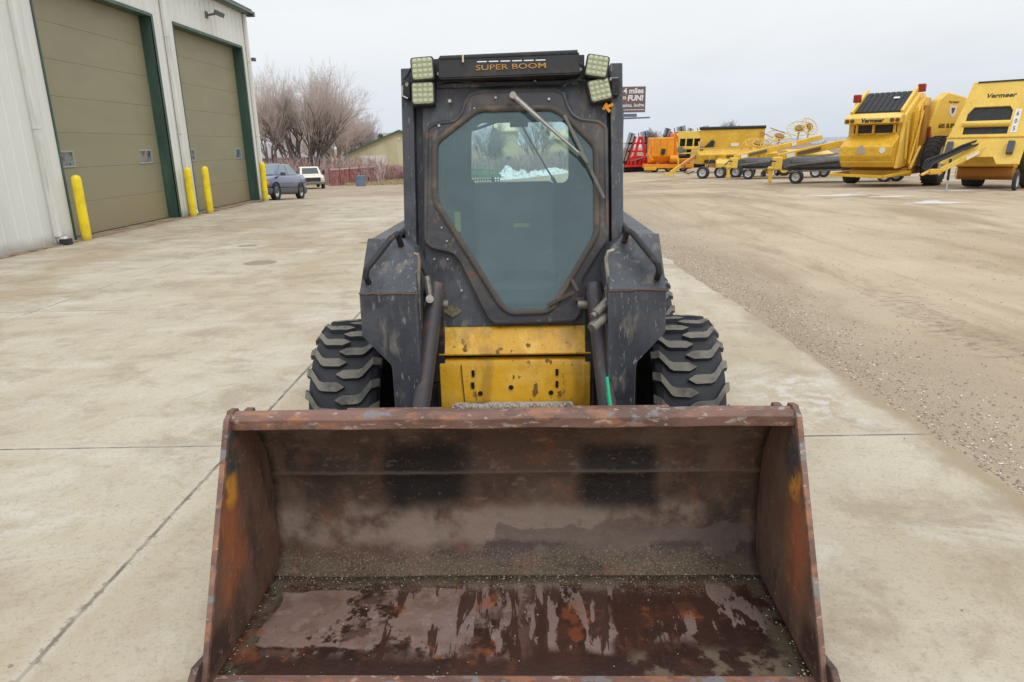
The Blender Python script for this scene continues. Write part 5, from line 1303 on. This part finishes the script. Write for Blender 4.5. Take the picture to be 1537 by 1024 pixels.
# ---- two pull-type mowers with long yellow tongues
def mower(loc, rz, label):
    t = thing('pull_mower', label, 'mower', loc, rz, 'pull-type mowers with long tongues')
    # tongue along x: hitch at x=0, z .95 -> x=4.4 z 1.75
    m = MB(); m.bar((0, 0, 1.02), (2.4, .1, 1.50), .16, .26); m.bar((2.4, .1, 1.50), (4.6, .5, 1.92), .15, .22); tg = m.build('tongue', yel, t, bevel=.02)
    MB().bar((.7, -.092, 1.155), (1.6, -.055, 1.335), .01, .13).build('tongue_decal', M('dark_decal', srgb(96, 88, 60), rough=.5), tg)
    MB().bar((.3, -.095, 1.075), (.6, -.09, 1.135), .01, .16).build('tongue_label', whm, tg); MB().bar((2.9, .09, 1.59), (3.15, .13, 1.64), .01, .14).build('tongue_label', whm, tg)
    m = MB(); m.box((-.02, 0, .80), (.34, .3, .5)); m.box((-.10, 0, .62), (.5, .24, .12)); m.build('gearbox', yel2, t, bevel=.04)
    m = MB(); m.cyl((-.25, 0, .70), (-.25, 0, .02), .04); m.box((-.25, 0, .34), (.12, .12, .5)); m.build('jack_stand', yel, t)
    m = MB(); m.tube([(-.5, -.1, .7), (-.3, -.15, .9), (.1, -.1, .85), (.2, -.1, .6), (.5, 0, .62)], .03); m.build('hydraulic_hose', hosem, t)
    m = MB(); m.prism([(-.1, .62), (-.1, .86), (.25, .98), (1.7, .98), (1.7, .50), (.4, .50)], .5, 5.2); m.build('cutter_deck', dkg, t, bevel=.03)
    m = MB(); m.bar((.3, -.14, .72), (5.2, -.14, 1.12), .05, .07); m.bar((.4, -.14, .48), (5.3, -.14, .55), .05, .06); m.bar((2.8, -.16, .9), (4.6, -.16, 1.5), .08, .09); m.build('deck_rail', greymetal, t)
    m = MB(); m.bar((2.6, .2, 1.0), (4.8, .3, 1.55), .16, .12); m.prism([(.0, 1.02), (.0, 1.12), (.9, 1.35), (1.5, 1.3), (1.5, 1.02)], 3.0, 5.1); m.build('hood', yel2, t, bevel=.03)
    for x, y in ((.75, -.05), (4.1, -.2), (4.75, .2)): wheel(t, (x, y, .27), .27, .2, hubm, rz=R(50))
    return t
q = at_depth(1163, 250, 28.5); mower(gt(q.x + .1, 28.5), R(-2), 'pull mower with yellow tongue and grey deck, nearer of two beside the baler')
q = at_depth(1098, 250, 35); mower(gt(q.x + .1, 35), R(6), 'pull mower with yellow tongue standing behind the nearer one')

# ---- yellow disc mower conditioner on three wheels
q = at_depth(1050, 255, 39); t = thing('disc_mower', 'low yellow mower conditioner on three small wheels with its tongue pointing left', 'mower', gt(q.x, 39), R(4))
m = MB(); m.prism([(-.6, .75), (-.7, 1.25), (-.3, 1.5), (.7, 1.5), (.9, .8)], -.3, 4.0); m.build('body', yel, t, bevel=.04)
m = MB(); m.prism([(-.9, .55), (-.9, .8), (-.6, 1.1), (.3, 1.1), (.3, .55)], .6, 3.6); m.build('curtain', yel2, t, bevel=.04)
m = MB(); m.bar((.1, 0, 1.4), (-1.7, -.4, .35), .14, .16); tg = m.build('tongue', yel, t); MB().bar((-.3, -.19, 1.17), (-1.1, -.37, .70), .01, .10).build('reflective_tape', M('red_white_tape', srgb(196, 120, 110)), tg); m = MB(); m.box((-1.85, -.42, .28), (.4, .2, .14)); m.bar((-1.5, -.4, .4), (-1.5, -.4, .05), .06); m.build('hitch', yel2, t)
m = MB(); m.tube([(-.9, -.3, .7), (-1.0, -.3, .4), (-.7, -.3, .25), (-.4, -.3, .4)], .03); m.build('hydraulic_hose', hosem, t)
MB().bb(.0, 2.6, -.72, -.70, .80, .98).build('dark_slot', blk, t)
for k_ in range(9): MB().bar((.2 + k_ * .38, -.64, .62), (.3 + k_ * .38, -.75, 1.2), .05).build('brace', tinem if k_ % 2 else yel2, t)
MB().bar((-.3, -.42, 1.56), (3.9, -.42, 1.62), .06).build('top_rail', yel, t)
MB().bb(1.2, 1.7, -.74, -.72, 1.05, 1.18).build('decal', M('dark_decal2', srgb(96, 80, 50)), t)
for x in (-.05, .9, 1.75): wheel(t, (x, -.75, .33), .33, .24, hubm, rz=R(50)); MB().bar((x + .12, -.7, .4), (x + .2, -.6, .9), .06).build('wheel_leg', yel2, t)
for x in (2.1, 2.6, 3.1, 3.6): m = MB(); m.tube([(x, -.3, 1.4), (x + .05, -.4, 1.75), (x + .25, -.45, 1.95), (x + .4, -.4, 1.9)], .035, 6); m.build('guard_hoop', yel2, t)
m = MB(); m.box((3.9, -.3, .6), (.7, .5, .5)); m.box((3.6, -.4, .28), (.5, .3, .2)); m.build('drive_head', M('orange_yellow', srgb(206, 142, 30), rough=.5), t, bevel=.04); wheel(t, (3.3, -.6, .15), .15, .2)
wheel(t, (4.9, .4, .42), .42, .3, yel2, rz=R(60))
m = MB(); m.box((-.05, -.3, 1.55), (.16, .16, .3)); m.build('canister', greymetal, t, bevel=.03)

# ---- long yellow hopper with black rolled tarp
D = 50; a, b = at_depth(1052, 205, D), at_depth(1143, 199, D)
t = thing('feed_wagon', 'long yellow feed wagon with a black rolled tarp along its top edge', 'wagon', gt(a.x, D), math.atan2(-1.2, b.x - a.x)); Lw = b.x - a.x
g = gz(a.x, D)
m = MB(); m.prism([(-.05, 1.0), (-.35, 2.75), (-.3, 2.9), (2.4, 2.9), (2.45, 2.75), (2.1, 1.0)], 0, Lw); hp = m.build('hopper', yel, t, bevel=.02)
m = MB(); m.cyl((-.1, -.36, 2.95), (Lw + .05, -.36, 2.95), .10, n=10); m.build('rolled_tarp', blk, t)
m = MB(); m.bb(-1.5, 0, -.3, 2.0, 2.3, 2.8); m.prism([(-.32, 1.6), (-.32, 1.8), (1.8, 1.8), (1.6, 1.6)], -1.4, -.1); m.build('end_cover', yel2, t, bevel=.03)
MB().bb(-1.45, -.05, .2, .3, 1.0, 2.3).build('gap_shade_panel', blk, t)  # black panel stands in for the shade in the end gaps
for x in (-1.45, -1.0, -.5): MB().bar((x, -.25, 1.3), (x + .05, -.25, 2.35), .09).build('end_brace', yel2, t)
for x in (-1.55, -.1): MB().bar((x, -.3, 2.1), (x + .15, -.3, .6), .09).build('support_leg', yel2, t)
MB().bar((-1.5, -.32, 1.35), (0, -.32, 1.35), .08).build('cross_bar', yel2, t)
m = MB(); m.box((-1.2, -.1, 1.5), (.6, .4, .6)); m.cyl((-1.3, -.3, 1.6), (-1.3, -.5, 1.6), .22); m.build('gearbox', greymetal, t, bevel=.04)
m = MB(); m.prism([(.15, 1.6), (.75, 2.2), (.95, 2.1), (.85, 1.5), (.2, 1.55)], -.4, -.28, 'y'); m.build('discharge_door', blk, t)
MB().bb(Lw - .3, Lw + .0, -.345, -.30, 2.4, 2.6).build('decal', M('orange_decal', srgb(200, 140, 40)), t); MB().bb(2.0, 2.5, -.27, -.22, 1.75, 1.95).build('decal', whm, t)
m = MB(); m.bar((-.3, .2, .75), (Lw, .2, .75), .16, .25); m.build('frame', M('brown_frame', srgb(150, 112, 50)), t)
wheel(t, (3.1, .1, .5), .5, .35, yel2, rz=R(80)); wheel(t, (Lw * .75, .1, .5), .5, .35, yel2, rz=R(80))

# ---- orange mixer
D = 56; q = at_depth(972, 250, D); t = thing('feed_mixer', 'orange feed mixer wagon with a rounded tub and discharge side', 'feed mixer', gt(q.x, D), R(-4))
m = MB(); m.prism([(.0, .7), (-.55, 1.2), (-.5, 2.6), (2.0, 2.6), (2.1, 1.2), (1.6, .7)], .15, 1.9); m.build('tub', orn, t, bevel=.08)
m = MB(); m.prism([(-.3, .7), (-.5, 1.1), (-.4, 2.9), (1.8, 2.9), (2, .7)], 1.9, 3.4); m.build('end_section', M('mixer_orange_dark', srgb(222, 136, 28), rough=.45), t, bevel=.05)
m = MB(); m.bb(-.25, 3.4, -.7, 1.6, .32, .62); m.build('frame', orn, t, bevel=.03); MB().bb(-.3, .6, -.75, -.2, .18, .42).build('step', yel, t, bevel=.02)
m = MB(); m.prism([(.9, 1.35), (1.2, 1.35), (1.25, 1.75), (.95, 1.75)], -.66, -.54, 'y'); m.build('window_opening', blk, t)
m = MB(); m.cyl((1.6, -.6, 1.0), (3.2, -.6, 1.0), .28); m.build('auger_tube', orn, t)
for x in (.5, .9, 1.4): MB().bar((x, -.56, 1.2), (x, -.56, 2.6), .05, .04).build('tub_rib', yel, t)
MB().bb(2.1, 2.9, -.52, -.46, 2.65, 2.85).build('decal', whm, t)
m = MB(); m.tube([(.1, -.5, 2.0), (-.0, -.6, 1.4), (.3, -.7, .9)], .08); m.build('hose', orn, t)
for x in (.5, 1.6, 2.7): wheel(t, (x, -.2, .34), .34, .3, hubm, rz=R(80))

# ---- red folding tillage implements
def discgang(p0, p1, r, n, par):
    p0, p1 = Vector(p0), Vector(p1); m = MB(); d = (p1 - p0).normalized()
    for i in range(n):
        c = p0.lerp(p1, i / (n - 1)); m.cyl(c - d * .012, c + d * .012, r, n=12)
    m.cyl(p0, p1, .04, n=6); m.build('disc_gang', blk, par)
def tillage(loc, rz, s, label):
    t = thing('disc_harrow', label, 'disc harrow', loc, rz, 'red folded disc harrows')
    for (x0, x1) in ((-.15, .55), (1.55, 1.05)):
        for o_ in (0, .5): 
            m = MB(); m.bar(((x0 + o_) * s, 0, .6 * s), ((x1 + o_ * .7) * s, 0, 2.9 * s), .26, .2); m.build('wing_beam', redm, t)
    for z in (1.0, 1.7, 2.35): m = MB(); m.bar((-.05 * s, 0, z * s), (2.05 * s, 0, z * s), .2, .16); m.build('wing_crossbar', redm, t)
    m = MB(); m.bb(-.4 * s, 2.3 * s, -.2, .2, .55 * s, .95 * s); m.prism([(-.1 * s, .9 * s), (.3 * s, 1.35 * s), (1.5 * s, 1.35 * s), (2.2 * s, .95 * s)], -.3, -.05, 'y'); m.bb(-.4 * s, 2.2 * s, -.6, -.4, .42 * s, .58 * s); m.build('frame', redm, t, bevel=.03)
    discgang((-.45 * s, -.1, .75 * s), (.25 * s, -.1, 3.15 * s), .30, 34, t); discgang((1.75 * s, .2, 1.6 * s), (1.35 * s, .2, 3.3 * s), .42, 26, t)
    discgang((-.4 * s, -.2, .26), (2.2 * s, -.2, .26), .30, 44, t)
    m = MB(); m.bar((.9 * s, 0, 2.3 * s), (.8 * s, .1, 3.2 * s), .06); m.bar((2.0 * s, 0, 2.3 * s), (1.9 * s, .1, 2.9 * s), .06); m.build('spring_arm', blk, t)
    for q_ in range(7): x_ = (-.2 + q_ * .34) * s; MB().bar((x_, -.35, .5 * s), (x_ + .12 * s, -.3, (1.0 + .25 * (q_ % 3)) * s), .13, .1).build('shank', redm, t)
    MB().cyl((.1 * s, -.34, .9 * s), (1.7 * s, -.34, 1.3 * s), .05, n=8).build('hydraulic_cylinder', greymetal, t)
    for x in (.3, 1.5): wheel(t, (x * s, .3, .35), .35, .25, hubm)
    return t
D = 60; q = at_depth(943, 252, D); tillage(gt(q.x, D), 0, .98, 'red folded disc harrow standing just right of the loader cab')
D = 66; q = at_depth(996, 245, D); tillage(gt(q.x, D), R(3), 1.12, 'red folded disc harrow whose top shows above the orange mixer')
D = 70; q = at_depth(1030, 245, D); tillage(gt(q.x, D), R(-6), 1.15, 'red folded disc harrow whose tips show behind the yellow end of the feed wagon')

# ---- wheel rakes: tilted spoked rings
rk = M('rake_tan', srgb(216, 186, 112), rough=.6)
D = 40; q = at_depth(1165, 250, D); t = thing('wheel_rake', 'pale yellow hay tedder with tilted spoked rotors raised behind the mowers', 'hay rake', gt(q.x, D), 0)
def rotor(px, py, R_, tilt, az):
    c = at_depth(px, py, D) - Vector(t.location); m = MB(); rt = Matrix.Rotation(az, 3, 'Z') @ Matrix.Rotation(tilt, 3, 'X')
    ring = [c + rt @ Vector((math.cos(a) * R_, math.sin(a) * R_, 0)) for a in [6.283 * i / 28 for i in range(28)]]
    m.tube(ring, .022, 6, closed=True); ring2 = [c + (p - c) * .45 for p in ring]; m.tube(ring2, .03, 6, closed=True)
    for i in range(0, 28, 2): m.bar(c, c + (ring[i] - c) * 1.12, .02)
    o = m.build('rotor', rk, t); m = MB(); m.cyl(c + rt @ Vector((0, 0, -.08)), c + rt @ Vector((0, 0, .08)), R_ * .36, n=18); m.build('rotor_hub', M('hub_brown', srgb(150, 116, 50)), o)
    MB().bar(c, Vector((c.x - .1, .2, .6)), .07).build('rotor_arm', rk, t)
rotor(1200, 193, .62, R(38), R(-20)); rotor(1170, 205, .66, R(30), R(10)); rotor(1138, 216, .66, R(26), R(0)); rotor(1215, 190, .5, R(60), R(20))
m = MB(); m.bar((-1.6, .2, .75), (1.9, .2, .9), .14); m.bar((-.6, .1, 1.55), (1.0, .1, 1.2), .05); m.bar((-1.2, .1, 1.4), (-.5, .1, 1.2), .04); m.build('frame', rk, t)
for x in (-1.2, .2, 1.4): wheel(t, (x, .3, .3), .3, .2, hubm)
m = MB(); a, b = at_depth(1156, 192, D) - Vector(t.location), at_depth(1178, 200, D) - Vector(t.location); m.bar(a, b, .04); a, b = at_depth(1140, 197, D) - Vector(t.location), at_depth(1160, 207, D) - Vector(t.location); m.bar(a, b, .04); m.build('tine_arm', M('brown_arm', srgb(150, 110, 100)), t)

# ---- green implement behind the loader
grn = M('implement_green', srgb(46, 140, 92), [dict(col=srgb(36, 96, 66), n=(2, .4, .7), amt=.7)], rough=.5)
D = 64; q = at_depth(722, 268, D); t = thing('green_tillage_tool', 'green folded implement at the left of the cab rear window view', 'implement', gt(q.x, D), R(8))
m = MB()
for i in range(5): m.bar((-1.6 + i * .8, 0, .5), (-1.3 + i * .7, .1, 1.5 + .3 * math.sin(i * 2)), .12)
m.bar((-1.8, 0, .7), (1.8, 0, .6), .2, .3); m.bar((-1.6, 0, 1.3), (1.2, 0, 1.1), .12); m.bar((-1.5, 0, .6), (-1.9, 0, 2.6), .12); m.bar((-1.2, 0, .6), (-1.75, 0, 2.4), .08); m.build('frame', grn, t)
discgang((-1.8, -.4, .3), (1.6, -.4, .3), .3, 16, t)
for x in (-1.2, 1.1): wheel(t, (x, .4, .35), .35, .25, hubm)

# ---- billboard
D = 150; a, b = at_depth(969, 130, D), at_depth(969, 168, D); l = at_depth(905, 150, D)
Hb = a.z - b.z; Wb = a.x - l.x; t = thing('billboard', 'brown highway billboard reading 4 miles to FUN! on a tall post behind the cab', 'billboard', (a.x - Wb / 2, D, gz(a.x, D))); g = gz(a.x, D)
z0, z1 = b.z - g, a.z - g
MB().bb(-Wb / 2, Wb / 2, -.15, .15, z0, z1).build('panel', M('billboard_brown', srgb(112, 92, 96), rough=.7), t)
m = MB(); e_ = .12; m.bb(-Wb / 2 - e_, Wb / 2 + e_, -.1, .1, z0 - e_, z0); m.bb(-Wb / 2 - e_, Wb / 2 + e_, -.1, .1, z1, z1 + e_); m.bb(Wb / 2, Wb / 2 + e_, -.1, .1, z0, z1); m.bb(-Wb / 2 - e_, -Wb / 2, -.1, .1, z0, z1); m.build('panel_border', whm, t)
X_ = lambda px: (at_depth(px, 150, D).x - (a.x - Wb / 2))
Z_ = lambda py: (at_depth(960, py, D).z - g)
text_on('4 miles', t, (X_(950.5), -.17, Z_(136.6)), 1.42, 0, mat=whm, bold=.05); text_on('to', t, (X_(936), -.17, Z_(146)), 1.1, 0, mat=M('pale_yellow_letter', srgb(232, 228, 180)), bold=.03)
text_on('FUN!', t, (X_(953.3), -.17, Z_(147.5)), 1.42, R(0), mat=whm, bold=.07, slant=.12); text_on('casino, lodge', t, (X_(948), -.17, Z_(158)), .95, 0, mat=whm, bold=.02, slant=.25)
MB().bb(X_(936), X_(967), -.17, -.15, Z_(165.3), Z_(164.3)).build('white_rule', whm, t)
m = MB(); m.cyl((-.5, 0, 0), (-.5, 0, z0), .5); m.build('post', greymetal, t)
m = MB(); m.bb(-Wb / 2 - .2, X_(955), -1.2, -.2, z0 - .95, z0 - .35); m.bar((-Wb / 2, -.9, z0 - 1.3), (X_(975), -.9, z0 - 1.15), .2, .3); m.build('catwalk', M('catwalk_grey', srgb(96, 110, 130)), t)
# ---- light pole thin, far right sky is empty
# ================================================================== SKY, SUN, CAMERA
W = bpy.data.worlds.new('World'); SC.world = W; W.use_nodes = True
nt = W.node_tree; N = Nodes.__new__(Nodes); N.nt = nt; N.n = nt.nodes; N.l = nt.links
bg = nt.nodes['Background']
SUN_EL, SUN_AZ = 52, 150
sky = N.new('ShaderNodeTexSky', sky_type='NISHITA'); sky.sun_disc = False; sky.sun_elevation = R(SUN_EL); sky.sun_rotation = R(SUN_AZ); sky.dust_density = 4; sky.air_density = 1.5
co = N.new('ShaderNodeTexCoord').outputs['Generated']
sp = N.new('ShaderNodeSeparateXYZ'); N.l.new(co, sp.inputs[0]); z = sp.outputs[2]
ramp = N.new('ShaderNodeValToRGB'); N.l.new(z, ramp.inputs[0])
e = ramp.color_ramp.elements
stops = [(0.0, (.74, .81, .89)), (.05, (.79, .845, .91)), (.12, (.87, .90, .935)), (.22, (.93, .95, .97)), (.5, (1.12, 1.14, 1.17)), (1.0, (1.45, 1.47, 1.50))]
e[0].position, e[0].color = stops[0][0], (*stops[0][1], 1); e[1].position, e[1].color = 1.0, (*stops[-1][1], 1)
for p, c in stops[1:-1]:
    q = e.new(p); q.color = (*c, 1)
st = N.scaled(co, (1, 1, 3.5))
cl = N.mapr(N.noise(st, 1.6, 6, .55, .4), .3, .7, .93, 1.06)
over = N.new('ShaderNodeVectorMath', operation='SCALE'); N.l.new(ramp.outputs[0], over.inputs[0]); N.l.new(cl, over.inputs[3])
sk = N.new('ShaderNodeVectorMath', operation='SCALE'); N.l.new(sky.outputs[0], sk.inputs[0]); sk.inputs[3].default_value = .10
mixc = N.mix(.93, sk.outputs[0], over.outputs[0])
N.l.new(mixc, bg.inputs[0]); bg.inputs[1].default_value = 1.0
ld = bpy.data.lights.new('sun', 'SUN'); ld.energy = .9; ld.angle = R(20); ld.color = (1, .97, .92)
sl = bpy.data.objects.new('sun', ld); COL.objects.link(sl)
# sun high behind the camera's right shoulder
az = R(SUN_AZ); d = Vector((math.sin(az) * math.cos(R(SUN_EL)), math.cos(az) * math.cos(R(SUN_EL)), math.sin(R(SUN_EL))))
sl.rotation_euler = d.to_track_quat('Z', 'Y').to_euler()

cam = bpy.data.cameras.new('camera'); co_ = bpy.data.objects.new('camera', cam); COL.objects.link(co_)
cam.sensor_fit = 'HORIZONTAL'; cam.sensor_width = 36; cam.lens = 36 * F / 1537; cam.clip_end = 9000; cam.clip_start = .05
m = Matrix((CR_, CU_, -CF_)).transposed().to_4x4(); m.translation = CAM; co_.matrix_world = m
SC.camera = co_
SC.view_settings.view_transform = 'Standard'; SC.view_settings.look = 'None'; SC.view_settings.exposure = 0; SC.view_settings.gamma = 1
SC.cycles.max_bounces = 8; SC.cycles.transparent_max_bounces = 12
